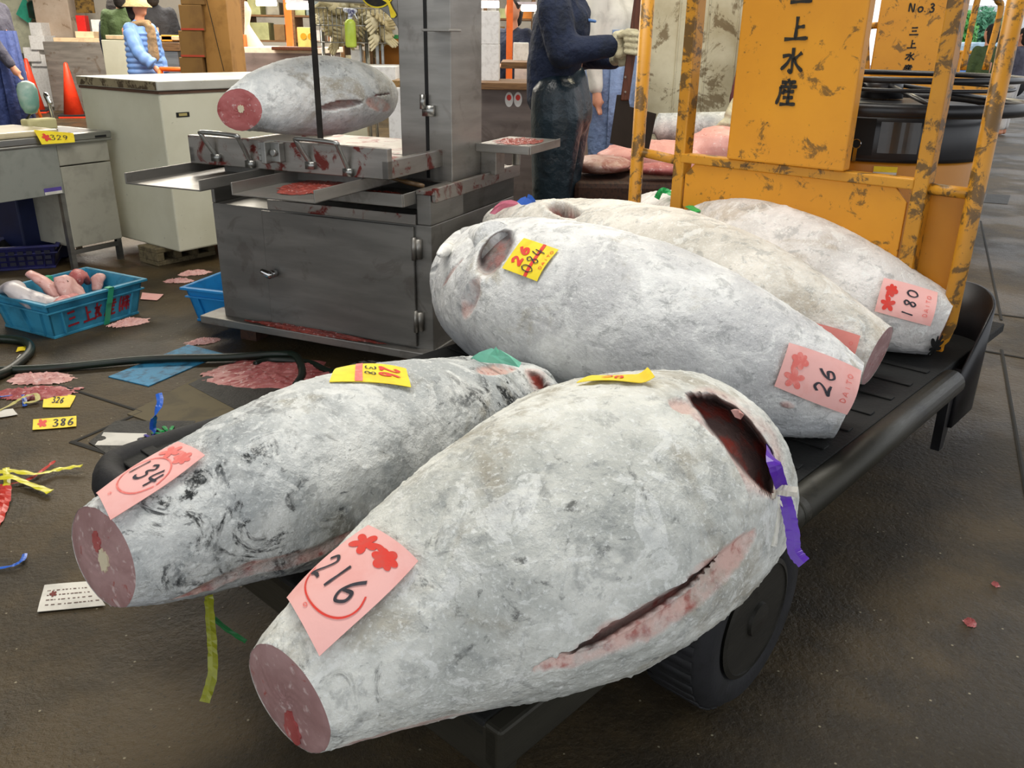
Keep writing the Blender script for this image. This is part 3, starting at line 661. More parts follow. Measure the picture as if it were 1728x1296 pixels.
# guard frame
def rt(pts, r, name, mat=YELD, rad=12): mb = MB(); mb.tube(pts, r, rad); return mb.build(name, mat, truck, True)
HT = 1.86
S_ = 2.313
# outer hoop with rounded lower corners
hp = [T(S_, .075, HT)]+[T(S_, .072, .56)]+[T(S_, .075+.09*(1-math.cos(t)), .55-.09*math.sin(t)) for t in (0.4, .8, 1.2, 1.57)]+[T(S_, .30, .455), T(S_, 1.15, .455)]+[T(S_, 1.31+.09*math.sin(t), .455+.09*(1-math.cos(t))) for t in (0.3, .8, 1.2, 1.57)]+[T(S_, 1.402, HT)]
rt(hp, .024*K*1.15, 'guard_hoop', rad=14)
rt([T(S_, .075, HT), T(S_, .2, HT+.05), T(S_, 1.28, HT+.05), T(S_, 1.402, HT)], .026*K, 'top_bar')
mb = MB(); mb.box(T, (S_-.03, S_+.035), (.215, .265), (.44, HT+.04)); mb.build('guard_post', YELD, truck, bevel=.005)
mb = MB(); mb.box(T, (S_-.03, S_+.035), (1.155, 1.205), (.44, HT+.04)); mb.build('guard_post', YELD, truck, bevel=.005)
rt([T(S_, 1.402, 1.02), T(S_, 1.18, 1.0)], .016*K*1.2, 'short_rung'); rt([T(S_, .075, 1.005), T(S_, .24, 1.005)], .016*K*1.2, 'short_rung')
mb = MB(); mb.box(T, (S_-.035, S_+.02), (.26, 1.17), (1.0, 1.035)); mb.build('cross_bar', YELD, truck, bevel=.004)
# lower panel with clipped corners
pz = [(.275, .50), (.275, .955), (.32, 1.0), (1.11, 1.0), (1.15, .955), (1.15, .50)]
mb = MB(); mb.prism([T(S_-.02, b, z) for b, z in pz], TA*.012); mb.build('lower_panel', YEL, truck, bevel=.003)
mb = MB(); mb.box(T, (S_+.03, S_+.05), (.08, .24), (.45, .99)); mb.build('side_plate', YELC, truck, bevel=.003)
# sign panel
mb = MB(); mb.box(T, (S_-.05, S_+.005), (.497, .957), (1.036, 1.84)); sg = mb.build('sign_panel', YEL, truck, bevel=.006, label='tall yellow panel lettered 三上水産')
mb = MB(); so = T(S_-.0525, .957, 1.036); smap = planemap(so, -TB*.46*K, V((0, 0, .804*K)), .0)
def sgl(ch, cx, cz, sz): mb2 = mb; glyph(mb2, smap, ch, cx-sz/2/.46, cz-sz/2/.804, sz/.46, sz/.804, .032, .55)
fm = lambda o: (lambda x, y: so+(-TB*x+V((0, 0, y)))*K-TA*.001)
for ch, cz, cx_, w, h in (('san', 1.618, .225, .088, .085), ('ue', 1.499, .223, .092, .080), ('mizu', 1.393, .220, .086, .088), ('san2', 1.288, .217, .078, .092)):
    for st in GLYPH[ch]: stroke(mb, fm(0), [(cx_-w/2+px*w, cz-1.036-h/2+py*h) for px, py in st], .0135, .55)
mb.build('sign_lettering', INKB, sg)
# cowl (engine drum), steering rings
cx, cb = 2.93, .66
def RR(x, y, z): return TA*x*K+TB*y*K+V((0, 0, z*K))
mb = MB(); mb.lathe(T(cx, cb, 0), [(.40, .16), (.41, .2), (.41, 1.03), (.40, 1.05), (.2, 1.055)], 56, RR); dr = mb.build('engine_drum', YELC, truck, True)
mb = MB(); mb.lathe(T(cx, cb, 0), [(.425, 1.045), (.43, 1.06), (.43, 1.17), (.41, 1.215), (.36, 1.235), (.30, 1.24), (.1, 1.245)], 56, RR); cv = mb.build('drum_cover', BLK, truck, True)
def drumpatch(r, a0, a1, z0, z1, name, mat, par, th=.006, n=10):
    mb = MB(); vs = []; 
    for i in range(n+1):
        a = a0+(a1-a0)*i/n
        for rr_ in (r, r+th):
            for z in (z0, z1): vs.append(T(cx+rr_*math.cos(a), cb+rr_*math.sin(a), z))
    fs = []
    for i in range(n):
        q = i*4; fs += [(q, q+1, q+5, q+4), (q+2, q+6, q+7, q+3), (q+1, q+3, q+7, q+5), (q, q+4, q+6, q+2)]
    fs += [(0, 2, 3, 1), (n*4, n*4+1, n*4+3, n*4+2)]
    mb.add(vs, fs); return mb.build(name, mat, par, False)
A0 = math.pi
drumpatch(.43, A0+.40, A0+.72, 1.08, 1.19, 'headlamp', mk('smoked_lens', '3a3733', rough=.15), cv)
drumpatch(.43, A0+.12, A0+.36, 1.07, 1.2, 'ignition_recess', HOLE, cv)
lb = drumpatch(.41, A0+.40, A0+.60, .90, 1.03, 'warning_label', WHP, dr, .003); drumpatch(.413, A0+.40, A0+.60, 1.01, 1.03, 'label_header', YELP, lb, .002)
ko = T(cx-.44*math.cos(.24), cb-.44*math.sin(.24), 1.11)
CHR = steel('chrome', 'd6d6d6', .15, amt=0, metal=1)
mb = MB(); mb.tube(arc(ko-TA*.01, .014, 0, 2*math.pi*.96, 16, -TB, V((0, 0, 1))), .0016, 6); mb.box(lambda a, b, c_: ko-TA*.012+TB*a+V((0, 0, b))+TA*c_, (-.006, .006), (-.055, -.014), (0, .003)); mb.build('ignition_key', CHR, cv)
for rr_, z, tr, nm in ((.535, 1.235, .024, 'steering_ring'), (.50, 1.335, .011, 'guard_ring'), (.47, 1.30, .007, 'guard_ring')):
    mb = MB(); mb.tube([T(cx+rr_*math.cos(2*math.pi*i/64), cb+rr_*math.sin(2*math.pi*i/64), z) for i in range(64)], tr*K, 12, closed=True); ring = mb.build(nm, BLK, truck, True)
mb = MB()
for a in (.5, 2.4, 3.9, 5.6): mb.cyl(T(cx+.08*math.cos(a), cb+.08*math.sin(a), 1.30), T(cx+.53*math.cos(a), cb+.53*math.sin(a), 1.24), .009*K)
mb.cyl(T(cx, cb, 1.25), T(cx, cb, 1.33), .085*K, .075*K, 32); mb.build('ring_spokes', BLK, truck, True)
# black front mudguard curling round the platform corner
vs = []; n = 16; mb = MB()
arcp = [(2.30, .0)]+[(2.52+.14*math.sin(t), -.0+.14*(1-math.cos(t))) for t in [i*math.pi/2/10 for i in range(11)]]+[(2.66, .5)]
for (s1, b1) in arcp:
    k_ = min(1, max(0, (s1-2.30)/.42)); top = .40+.26*k_**.6
    for off in (0, .012):
        for z in (.20, top): vs.append(T(s1+off*.5, b1-off, z))
fs = []
for i in range(len(arcp)-1):
    q = i*4; fs += [(q, q+1, q+5, q+4), (q+2, q+6, q+7, q+3), (q+1, q+3, q+7, q+5), (q, q+4, q+6, q+2)]
fs += [(0, 2, 3, 1)]
mb.add(vs, fs); mb.build('mudguard', BLK, truck, True)
mb = MB(); mb.box(T, (2.34, 3.3), (.22, 1.35), (.30, .36)); mb.build('driver_platform', BED, truck, bevel=.005)
mb = MB(); mb.hexa([T(2.26, .03, .12), T(2.30, .03, .12), T(2.30, .0, .12), T(2.26, .0, .12)], [T(2.24, .03, .40), T(2.36, .03, .40), T(2.36, .0, .40), T(2.24, .0, .40)]); mb.build('step_bracket', BLK, truck)
# ---------------------------------------------------------------- band saw
saw = thing('band_saw', M(.6, .4, 0), 'large stainless steel fish band saw with table, trays and tall column', 'band saw')
mb = MB(); mb.box(M, (-.01, 1.19), (0, .88), (.13, .70)); mb.box(M, (-.01, .06), (0, .88), (.70, .845)); mb.box(M, (-.01, 1.19), (.30, .88), (.70, .845)); mb.box(M, (1.17, 1.19), (0, .3), (.70, .775)); mb.build('cabinet', STEELD, saw, bevel=.004)
mb = MB(); mb.box(M, (-.015, 1.30), (-.06, .92), (.095, .135)); mb.build('base_plate', STEEL, saw, bevel=.004)
for u in (.08, 1.05):
    for w in (.05, .7): mb = MB(); mb.box(M, (u, u+.1), (w, w+.1), (0, .095)); mb.build('foot', WOODD, saw)
mb = MB(); mb.box(M, (.07, .885), (-.018, -.002), (.143, .693)); dr_ = mb.build('cabinet_door', STEELD, saw, bevel=.004)
mb = MB(); o_ = M(.828, -.02, .402); mb.cyl(o_, o_-MW*.035, .016, n=16); mb.caps(o_-MW*.04-MA*.0, .017, o_-MW*.045+MA*.03+V((0, 0, .012)), .012); mb.build('door_handle', CHR, dr_, True, label='polished twist knob')
for z in (.60, .27):
    mb = MB(); mb.box(M, (.035, .07), (-.025, -.0), (z-.045, z+.04)); mb.cyl(M(.062, -.03, z-.05), M(.062, -.03, z+.05), .009, n=12); mb.build('hinge', STEEL, dr_, True)
mb = MB(); mb.box(M, (-.03, .06), (-.005, .89), (.83, .85)); mb.box(M, (.04, .3), (.24, .9), (.845, .852)); mb.box(M, (-.035, -.015), (0, .90), (.80, .862)); mb.build('top_ledge', STEELB, saw, bevel=.003)
# column and arm
mb = MB(); mb.box(M, (.02, .28), (.26, .56), (.848, 2.35)); col_ = mb.build('column', STEEL, saw, bevel=.004)
mb = MB(); mb.box(M, (.135, .15), (.256, .262), (.86, 2.3)); mb.build('column_seam', HOLE, col_)
mb = MB(); mb.box(M, (.10, .155), (.235, .265), (1.13, 1.175)); mb.cyl(M(.15, .235, 1.16), M(.15, .235, 1.22), .012, n=12); mb.build('column_latch', STEELL, col_, True)
mb = MB(); mb.box(M, (-.03, .10), (.15, .26), (1.475, 1.485)); mb.build('column_shelf', STEEL, col_, bevel=.002); mb = MB(); mb.box(M, (0.02, .1), (.25, .258), (1.60, 1.64)); mb.build('bolt_plate', STEEL, col_, bevel=.002)
cu, cz, rr_ = .50, 1.40, .22
pp = [(.27, 1.25)]+[(cu-rr_*math.cos(t), cz+.19*math.sin(t)) for t in [i*math.pi/2/12 for i in range(13)]]+[(.80, 1.60), (.80, 2.3), (.27, 2.3)]
mb = MB(); mb.prism([M(u, .30, z) for u, z in pp], MW*.22*K); arm = mb.build('saw_arm', STEEL, saw, bevel=.003)
fm2 = lambda x, y: M(.40-x, .2965, 1.64+y)
for r_, mt, nm, k_ in ((.09, YELP, 'emblem_ring', 0), (.082, INKB, 'emblem_disc', .001)):
    mb = MB(); mb.prism([fm2(r_*math.cos(a), r_*math.sin(a)*.8)-MW*k_ for a in [2*math.pi*i/40 for i in range(40)]], -MW*.0015); mb.build(nm, mt, arm)
mb = MB(); stroke(mb, lambda x, y: fm2(x, y)-MW*.004, [(.02, -.02), (.055, -.045), (.075, -.085), (.085, -.11)], .03, .9); stroke(mb, lambda x, y: fm2(x, y)-MW*.004, [(-.06, 0), (0, .02), (.06, -.01)], .025, .8); mb.build('emblem_fish_tail', YELP, arm)
mb = MB(); mb.box(M, (.448, .474), (-.103, -.097), (.95, 2.2)); mb.build('saw_blade', steel('blade_steel', '3b3733', .45, '241a14', .5), saw)
mb = MB(); mb.box(M, (.40, .78), (-.16, .5), (1.75, 2.3)); mb.build('upper_wheel_housing', STEEL, saw, bevel=.005)
# table
mb = MB(); mb.box(M, (.115, 1.12), (-.16, .87), (.936, .950)); tb = mb.build('table_top', STEELB, saw, bevel=.002)
mb = MB(); mb.box(M, (.115, 1.12), (.28, .285), (.950, .9515)); mb.build('table_seam', STEELD, tb)
mb = MB(); mb.box(M, (.07, 1.10), (-.20, -.165), (.915, 1.037)); mb.box(M, (.07, .10), (-.20, .60), (.915, .99)); mb.box(M, (1.07, 1.10), (-.20, .85), (.92, .99)); mb.build('table_front_board', STEELB, saw, bevel=.003)
mb = MB(); mb.box(M, (.25, 1.0), (-.1, .8), (.85, .936)); mb.build('table_support', STEELD, saw)
for u in (.86, .36):
    P = [M(u+.085, -.203, .955), M(u+.11, -.25, 1.045), M(u+.095, -.255, 1.06), M(u-.075, -.255, 1.055), M(u-.09, -.25, 1.04), M(u-.105, -.203, .935)]
    mb = MB(); mb.tube(smoothpts(P, 4), .0085, 10); mb.box(M, (u+.06, u+.10), (-.222, -.2), (.935, .965)); mb.box(M, (u-.125, u-.085), (-.222, -.2), (.92, .95)); mb.build('table_handle', STEELL, saw, True)
mb = MB()
for u in (.665, .60): mb.box(M, (u-.025, u+.022), (-.235, -.2), (.955, 1.035)); mb.cyl(M(u, -.235, .995), M(u, -.25, .995), .013, n=14)
mb.box(M, (.62, .645), (-.27, -.2), (.95, 1.04)); mb.build('blade_guide', STEELL, saw, bevel=.003)
def tray(u0, u1, w0, w1, z, h, name, slope=0):
    mb = MB(); t_ = .006
    F = lambda a, b, c_: M(a, b, c_+(b-w1)*slope)
    mb.box(F, (u0, u1), (w0, w1), (z, z+t_)); mb.box(F, (u0, u0+t_), (w0, w1), (z, z+h)); mb.box(F, (u1-t_, u1), (w0, w1), (z, z+h)); return mb.build(name, STEEL, saw, bevel=.0015)
tray(.72, 1.12, -.56, .1, .87, .045, 'outfeed_tray'); tray(.20, .60, -.52, .1, .86, .05, 'outfeed_tray')
mb = MB(); mb.box(M, (.065, .66), (-.10, .28), (.79, .797)); mb.box(M, (.065, .66), (-.107, -.10), (.79, .845)); mb.box(M, (.062, .068), (-.1, .28), (.79, .845)); tr_ = mb.build('drip_tray', STEEL, saw, bevel=.002)
mb = MB(); mb.box(M, (.06, .85), (-.012, .0), (.70, .745)); mb.build('stained_lintel', STEELB, saw, bevel=.002)
mb = MB(); mb.box(M, (-.25, .02), (.5, .88), (.985, .995)); mb.box(M, (-.257, -.25), (.5, .88), (.96, 1.0)); mb.box(M, (-.25, .02), (.495, .50), (.96, .998)); mb.cyl(M(-.03, .86, .86), M(-.03, .86, .975), .018, n=16); mb.box(M, (-.06, .02), (.55, .65), (.85, .985)); mb.build('side_shelf', STEEL, saw, bevel=.002)
# scraper resting by the column
mb = MB(); P = [M(.20, .03, .885), M(.14, .05, .87), M(.06, .07, .855)]; mb.tube(smoothpts(P, 4), [.009]*4+[.013]*4+[.010], 10, flat=.7); own(mb.build('scraper_handle', simple('brown_handle', '5a4326', .5), None, True), 'short brown wooden knife handle lying at the foot of the saw column', 'knife')
# ---- meat sawdust (uncountable)
def mush(name, cx_, cy_, rx, ry, h, label, F=None, seed=1, n=46, mat=None, th=.2):
    F = F or W0; rr = np.random.RandomState(seed); mb = MB(); vs = []; g = {}
    X = np.array([[-1+2*i/n, -1+2*j/n, 0] for i in range(n+1) for j in range(n+1)])
    nz = vnoise(X*1.0, 2.2, 4, seed, .6); nf = vnoise(X, 9, 3, seed+1, .6)
    hh = 1-np.sqrt(X[:, 0]**2+X[:, 1]**2)+nz*.55
    idx = {}
    for q in range(len(X)):
        if hh[q] > 0: idx[q] = len(vs); vs.append(F(cx_+X[q, 0]*rx, cy_+X[q, 1]*ry, .001+h*min(hh[q]*1.6, 1)*(.55+.9*abs(nf[q]))))
    fs = []
    for i in range(n):
        for j in range(n):
            q = [i*(n+1)+j, (i+1)*(n+1)+j, (i+1)*(n+1)+j+1, i*(n+1)+j+1]
            if all(a in idx for a in q): fs.append([idx[a] for a in q])
    nb = len(vs); vs2 = [V(v)-V((0, 0, .0006+h*.3)) for v in vs]
    if not fs: return
    mb.add(vs, fs); o = mb.build(name, mat or MUSH, None, False); own(o, label, 'meat scraps', kind='stuff'); return o
FM = lambda z0: (lambda x, y, z: M(x, y, z0)+V((0, 0, z)))
mush('meat_sawdust', .62, -.035, .42, .03, .016, 'red meat sawdust heaped along the base plate under the saw door', FM(.135), 3)
mush('meat_sawdust', .50, .15, .30, .10, .006, 'red sawdust spread on the saw table under the fish', FM(.9515), 5)
mush('meat_sawdust', .26, .05, .16, .10, .020, 'brown red sawdust collected in the drip tray of the saw', FM(.798), 7)
mush('meat_sawdust', .40, -.22, .15, .22, .008, 'dark meat crumbs in the nearer outfeed tray', FM(.866), 8)
mush('meat_sawdust', -.12, .68, .11, .15, .010, 'pink sawdust on the side shelf right of the saw column', FM(.995), 9)
# ---------------------------------------------------------------- chest freezer and sink on the left
def basis(p, ang):   # ang: direction of local x in world
    return frame(p, ang)
FZ = basis(G(304, 426, .10)-V((0, 0, .10)), math.atan2(.7988, .6016))   # x runs along the front, y towards the left side
fz = thing('chest_freezer', FZ(.7, .4, 0), 'big white chest freezer with a rusty rimmed steel lid behind the band saw', 'chest freezer')
mb = MB(); mb.box(FZ, (0, 1.5), (0, .82), (.10, .955)); mb.build('body', ENAM, fz, bevel=.01)
mb = MB(); mb.box(FZ, (-.004, 1.5), (-.004, .824), (.952, .966)); mb.build('rim_seal', simple('rusty_seal', '5a4030', .8), fz)
mb = MB(); mb.box(FZ, (-.012, 1.5), (-.012, .83), (.968, 1.018)); ld = mb.build('lid', painted('lid_steel', 'b9b8ae', 'a5a296', '4f4330', .6, .6, rough=.3), fz, bevel=.006)
mb = MB(); mb.box(FZ, (-.0135, -.012), (.0, .82), (.972, 1.014)); mb.build('rusted_edge', painted('rusted_band', '8f8468', '6f6248', '3c2d1a', .95, .5, 14, .8), ld)
mb = MB(); mb.box(FZ, (.085, .165), (-.0025, 0), (.83, .855)); npl = mb.build('name_plate', HOLE, fz); mb = MB(); mb.box(FZ, (.10, .15), (-.0035, -.0025), (.836, .85)); mb.build('plate_text_block', simple('brass', 'a89a60', .4), npl)
mb = MB(); F = FZ
def block(p, rz, label):
    F = frame(p, rz); t = MB(); L, H_, D_ = .39, .10, .19
    t.box(F, (0, L), (0, D_), (0, .026)); t.box(F, (0, L), (0, D_), (H_-.026, H_))
    for x in (0, .115, .23, .345): t.box(F, (x, x+.045 if x < .34 else L), (0, D_), (.026, H_-.026))
    return own(t.build('concrete_block', BLOCK, bevel=.004), label, 'concrete block')
block(G(268, 450), .95, 'worn concrete block propping up the near corner of the white chest freezer')
mb = MB(); mb.box(lambda x, y, z: FZ(x, y, z), (1.2, 1.35), (.1, .7), (0, .10)); own(mb.build('wooden_spacer', WOOD), 'rough timber spacer under the far end of the white chest freezer', 'timber')
# sink: legs at two pixels
sA = G(134, 455); sB = G(218, 445); ang = math.atan2(sB.y-sA.y, sB.x-sA.x)+.02
SK = frame(sA, math.atan2(-.86, -.36)) # placeholder replaced below
dirx = (G(105, 330, .50)-G(0, 355, .50)); 
ux = V((math.cos(1.05), math.sin(1.05), 0))
SKo = sA
def SK(x, y, z): return SKo+ux*x+V((-ux.y, ux.x, 0))*y+V((0, 0, z))
sk = thing('sink_unit', SK(-.6, .2, 0), 'stainless steel sink bench with open left side and grey enamel panelled cabinet', 'sink bench')
mb = MB(); mb.box(SK, (-1.5, .335), (-.005, .46), (.70, .737)); mb.box(SK, (-1.5, .335), (-.005, .01), (.685, .70)); mb.build('bench_top', STEELL, sk, bevel=.005)
GP = simple('grey_green_panel', '9d9a8c', .45)
mb = MB(); mb.box(SK, (.0, .31), (.008, .44), (.575, .69)); mb.build('drawer_front', GP, sk, bevel=.003)
mb = MB(); mb.box(SK, (.0, .31), (.008, .44), (.125, .568)); mb.build('cabinet_door', GP, sk, bevel=.003)
mb = MB(); mb.box(SK, (-1.5, -.006), (.0, .015), (.43, .69)); ap = mb.build('front_apron', simple('grey_steel_panel', '85877f', .45), sk, bevel=.002)
mb = MB(); mb.box(SK, (-.12, -.02), (-.003, .0), (.435, .47)); st_ = mb.build('sticker', simple('violet_sticker', '5b4a9a', .5), ap); mb = MB(); mb.box(SK, (-.12, -.02), (-.0045, -.003), (.435, .45)); mb.build('sticker_strip', WHP, st_)
for x, y, z in ((-.025, .01, .5), (.275, .01, .125), (-1.48, .40, .7), (-.025, .40, .7), (.275, .40, .125), (-1.48, .01, .5)):
    mb = MB(); mb.box(SK, (x, x+.028), (y, y+.028), (0, z)); mb.build('leg', STEELL, sk)
mb = MB(); mb.box(SK, (0, .30), (.012, .03), (.085, .11)); mb.build('lower_rail', STEELL, sk)
mb = MB(); mb.box(SK, (.05, .30), (.07, .38), (.7372, .7382)); mb.build('basin', simple('basin_dark', '4a443c', .3, metal=.6), sk)
mb = MB(); mb.tube(smoothpts([SK(.27, .41, .737), SK(.26, .41, .86), SK(.24, .40, .91), SK(.22, .36, .92), SK(.22, .33, .87)], 5), .011, 12); mb.build('tap', CHR, sk, True)
mb = MB(); mb.box(SK, (.23, .30), (-.0065, -.005), (.705, .718)); mb.build('maker_plate', HOLE, sk)
mb = MB(); mb.box(SK, (-1.4, .02), (.0, .40), (.738, .770)); own(mb.build('cutting_board', simple('wet_board', 'c9bd9c', .25), bevel=.008), 'wet cream cutting board lying on the sink bench', 'cutting board')
mb = MB(); mb.box(SK, (.03, .20), (.27, .35), (.739, .80)); own(mb.build('foam_block', simple('cream_block', 'c6bf8e', .8, c2='b8b07c'), bevel=.01), 'cream sponge block standing on the sink bench beside the tap', 'sponge')
sc = thing('water_float', SK(.0, .43, .737), 'teal bulb float on a curved dark stand behind the sink bench', 'float')
c_ = D(48, 165, 4.95)
mb = MB(); mb.lathe(c_, [(.012, -.085), (.03, -.08), (.047, -.045), (.052, 0), (.052, .045), (.04, .075), (.015, .088), (.001, .09)], 28); mb.build('bulb', simple('teal_enamel', '6f9a8e', .35, c2='9fb5a8', scale=5), sc, True)
mb = MB(); b0 = c_; mb.tube(smoothpts([c_-V((0, 0, .08)), c_+V((-.02, 0, -.10)), c_+V((-.055, 0, -.14)), V((c_.x-.06, c_.y, .78)), V((c_.x-.05, c_.y, .74))], 5), .011, 10, flat=.5); mb.cyl(V((c_.x-.05, c_.y, .737)), V((c_.x-.05, c_.y, .743)), .035); mb.build('curved_stand', BLK, sc, True)
def paper(name, corners, mat, label, group=None, th=.001, nrm=None):
    mb = MB(); c = [V(p) for p in corners]; n = 8; vs = []
    nz = (c[1]-c[0]).cross(c[3]-c[0]).normalized(); nz = nz if nz.z > -0.3 else -nz
    for k in (0, th):
        for i in range(n+1):
            for j in range(n+1):
                x, y = i/n, j/n; p = c[0]*(1-x)*(1-y)+c[1]*x*(1-y)+c[2]*x*y+c[3]*(1-x)*y
                vs.append(p+nz*(k+.004*(x-.5)**2*math.sin(5*y+len(label))))
    fs = []; q = (n+1)**2
    for i in range(n):
        for j in range(n):
            a = i*(n+1)+j; fs += [(a, a+1, a+n+2, a+n+1), (q+a, q+a+n+1, q+a+n+2, q+a+1)]
    mb.add(vs, fs); o = mb.build(name, mat); own(o, label, 'paper tag', group)
    def mp(x, y, k=.0012): return c[0]*(1-x)*(1-y)+c[1]*x*(1-y)+c[2]*x*y+c[3]*(1-x)*y+nz*(th+k+.004*(x-.5)**2*math.sin(5*y+len(label)))
    return o, mp
s1 = SK(-.30, -.012, .868); s2 = SK(.0, -.012, .862); dn = V((0, 0, -.05))
o, mp = paper('price_tag', (SK(-.10, -.025, .70), SK(.09, -.025, .695), SK(.10, -.01, .742), SK(-.12, -.01, .775)), YELP, 'yellow price tag with red blot draped over the front edge of the sink bench')
mbx = MB(); blossom(mbx, lambda a, b: mp(a, b, .002), .22, .5, .13, .3, 5, .5, 0, 3); mbx.build('tag_stamp', INKR, o); write(mp, o, '329', (.32, .3, .5, .4), INK, .03, k=.003)
# ---------------------------------------------------------------- crates
def crate(name, F, L, Wd, H_, mat, label, taper=.03):
    r = thing(name, F(L/2, Wd/2, 0), label, 'plastic crate')
    def tp(x, y, z): k = (1-z/H_)*taper; return F(x+(k if x < L/2 else -k), y+(k if y < Wd/2 else -k), z)
    mb = MB(); t = .006
    mb.box(tp, (0, L), (0, Wd), (.004, .012))
    def wall(x0, x1, y0, y1): mb.hexa([tp(x0, y0, .004), tp(x1, y0, .004), tp(x1, y1, .004), tp(x0, y1, .004)], [tp(x0, y0, H_), tp(x1, y0, H_), tp(x1, y1, H_), tp(x0, y1, H_)])
    wall(0, L, 0, t); wall(0, L, Wd-t, Wd); wall(0, t, 0, Wd); wall(L-t, L, 0, Wd)
    mb.build('shell', mat, r)
    mb = MB(); e = .018
    for z0, z1, q in ((H_-.012, H_, e), (H_-.05, H_-.042, e*.7), (.0, .012, .004)):
        k = (1-z1/H_)*taper
        G_ = lambda x, y, z, k=k: F(x+(k if x < L/2 else -k), y+(k if y < Wd/2 else -k), z)
        mb.box(G_, (-q, L+q), (-q, t), (z0, z1)); mb.box(G_, (-q, L+q), (Wd-t, Wd+q), (z0, z1)); mb.box(G_, (-q, t), (t, Wd-t), (z0, z1)); mb.box(G_, (L-t, L+q), (t, Wd-t), (z0, z1))
    mb.build('rim', mat, r, bevel=.002)
    mb = MB()
    for x in (.05, L-.055):
        mb.hexa([tp(x, -.012, .01), tp(x+.006, -.012, .01), tp(x+.006, 0, .01), tp(x, 0, .01)], [tp(x, -.012, H_-.05), tp(x+.006, -.012, H_-.05), tp(x+.006, 0, H_-.05), tp(x, 0, H_-.05)])
    for y in (.05, Wd/2, Wd-.055):
        for xx in ((-.012, 0),): mb.hexa([tp(xx[0], y, .01), tp(xx[1], y, .01), tp(xx[1], y+.006, .01), tp(xx[0], y+.006, .01)], [tp(xx[0], y, H_-.05), tp(xx[1], y, H_-.05), tp(xx[1], y+.006, H_-.05), tp(xx[0], y+.006, H_-.05)])
    mb.build('stiffening_ribs', mat, r); return r, tp
cf = G(90, 577); ce = G(242, 530); ca = math.atan2(ce.y-cf.y, ce.x-cf.x); cl = (ce-cf).length
CF = frame(cf, ca); HC = .17
cr, tp = crate('fish_crate', CF, cl+.02, .40, HC, CRATE, 'blue fish crate lettered 三上水産 in red, holding tuna collars and tied with green tape')
mb = MB(); L = cl+.02
for i, ch in enumerate(('san', 'ue', 'mizu', 'san2', 'kabu')):
    x0 = .07+i*.078
    for st in GLYPH[ch]: stroke(mb, lambda x, y: tp(x, -.0022, y), [(x0+px*.062, .035+py*.078) for px, py in st], .0105, .2)
mb.build('crate_lettering', simple('red_paint', '9c2230', .6), cr)
mb = MB()
for x0, y0, y1, z0, z1 in ((.60, -.0215, -.018, .10, HC+.003), (.60, -.0215, .012, HC, HC+.003), (.60, .008, .011, .03, HC), (.56, .388, .391, .03, HC), (.56, .388, .422, HC, HC+.003), (.56, .418, .421, .03, HC+.003), (.605, -.016, -.012, .0, .11)):
    mb.box(tp, (L*x0, L*x0+.028), (y0, y1), (z0, z1))
mb.box(tp, (L*.60, L*.60+.026), (.0, .39), (.013, .016))
own(mb.build('green_tape', simple('green_tape', '2f9e78', .4)), 'green plastic tape looped over the lettered blue fish crate', 'tape')
def scrap(name, pts, rs, mat, label, cat='fish scrap', group=None, seed=1, flat=.6, par=None):
    P = smoothpts(pts, 6); n = len(P); R_ = [v.x for v in smoothpts([V((r, 0, 0)) for r in rs], 6)]
    mb = MB(); mb.tube(P, [max(r, .002) for r in R_], 18, flat=flat); A = np.array(mb.v); c = A.reshape(n, 18, 3).mean(1).repeat(18, 0)
    k = 1+.55*vnoise(A, 17, 4, seed, .6)[:, None]; A = c+(A-c)*k; mb.v = [tuple(a) for a in A]
    o = mb.build(name, mat, par, True)
    if not par: own(o, label, cat, group)
    return o
CS = simple('collar_skin', 'c3bcbc', .35, c2='8f8a92', scale=12, bump=.2)
zc = .05
CG = lambda x, y, z: CF(x*L/.86, y, z)
col1 = scrap('tuna_collar', [CG(.06, .36, .16), CG(.05, .27, .20), CG(.09, .16, .15), CG(.2, .12, .12), CG(.3, .14, .13)], [.02, .045, .055, .045, .02], CS, 'long silver skinned tuna collar curving at the left end of the blue crate', seed=2)
scrap('tuna_collar', [CG(.12, .10, .11), CG(.2, .08, .12), CG(.3, .09, .12), CG(.38, .12, .14)], [.02, .05, .06, .02], FLESH2, 'red fleshed tuna collar at the front of the blue crate', seed=3)
scrap('tuna_collar', [CG(.3, .36, .22), CG(.34, .3, .18), CG(.38, .24, .13), CG(.44, .2, .10)], [.022, .035, .04, .03], FLESHP, 'upright pale pink tuna collar sticking up in the middle of the blue crate', seed=4)
scrap('tuna_collar', [CG(.40, .18, .11), CG(.43, .22, .18), CG(.48, .2, .14), CG(.5, .15, .09)], [.03, .035, .04, .02], FLESHP, 'pink hooked tuna collar just left of the green tape', seed=5)
scrap('tuna_collar', [CG(.56, .3, .09), CG(.62, .3, .15), CG(.68, .3, .17), CG(.74, .3, .12)], [.02, .05, .045, .02], FLESH2, 'dark red tuna collar piece right of the green tape', seed=6)
scrap('tuna_collar', [CG(.70, .22, .10), CG(.76, .24, .15), CG(.80, .28, .12)], [.02, .035, .02], FLESHP, 'small pale tuna collar at the right end of the blue crate', seed=7)
scrap('tuna_collar', [CG(.12, .2, .05), CG(.3, .2, .06), CG(.52, .2, .05)], [.06, .10, .06], FLESH2, 'wide red tuna scrap at the bottom of the blue crate under the collars', seed=8, flat=.45)
C2 = frame(G(322, 535), math.atan2(.40, .88)); C2b = lambda x, y, z: C2(x, y, z)
d2 = (G(312, 478, .17)-G(372, 460, .17)); 
crate('fish_crate', frame(G(320, 543), -.32), .50, .36, .17, CRATE2, 'bright blue empty crate half hidden behind the band saw base')[0]
for o in [x for x in bpy.data.objects if x.name == 'fish_crate.001']: pass
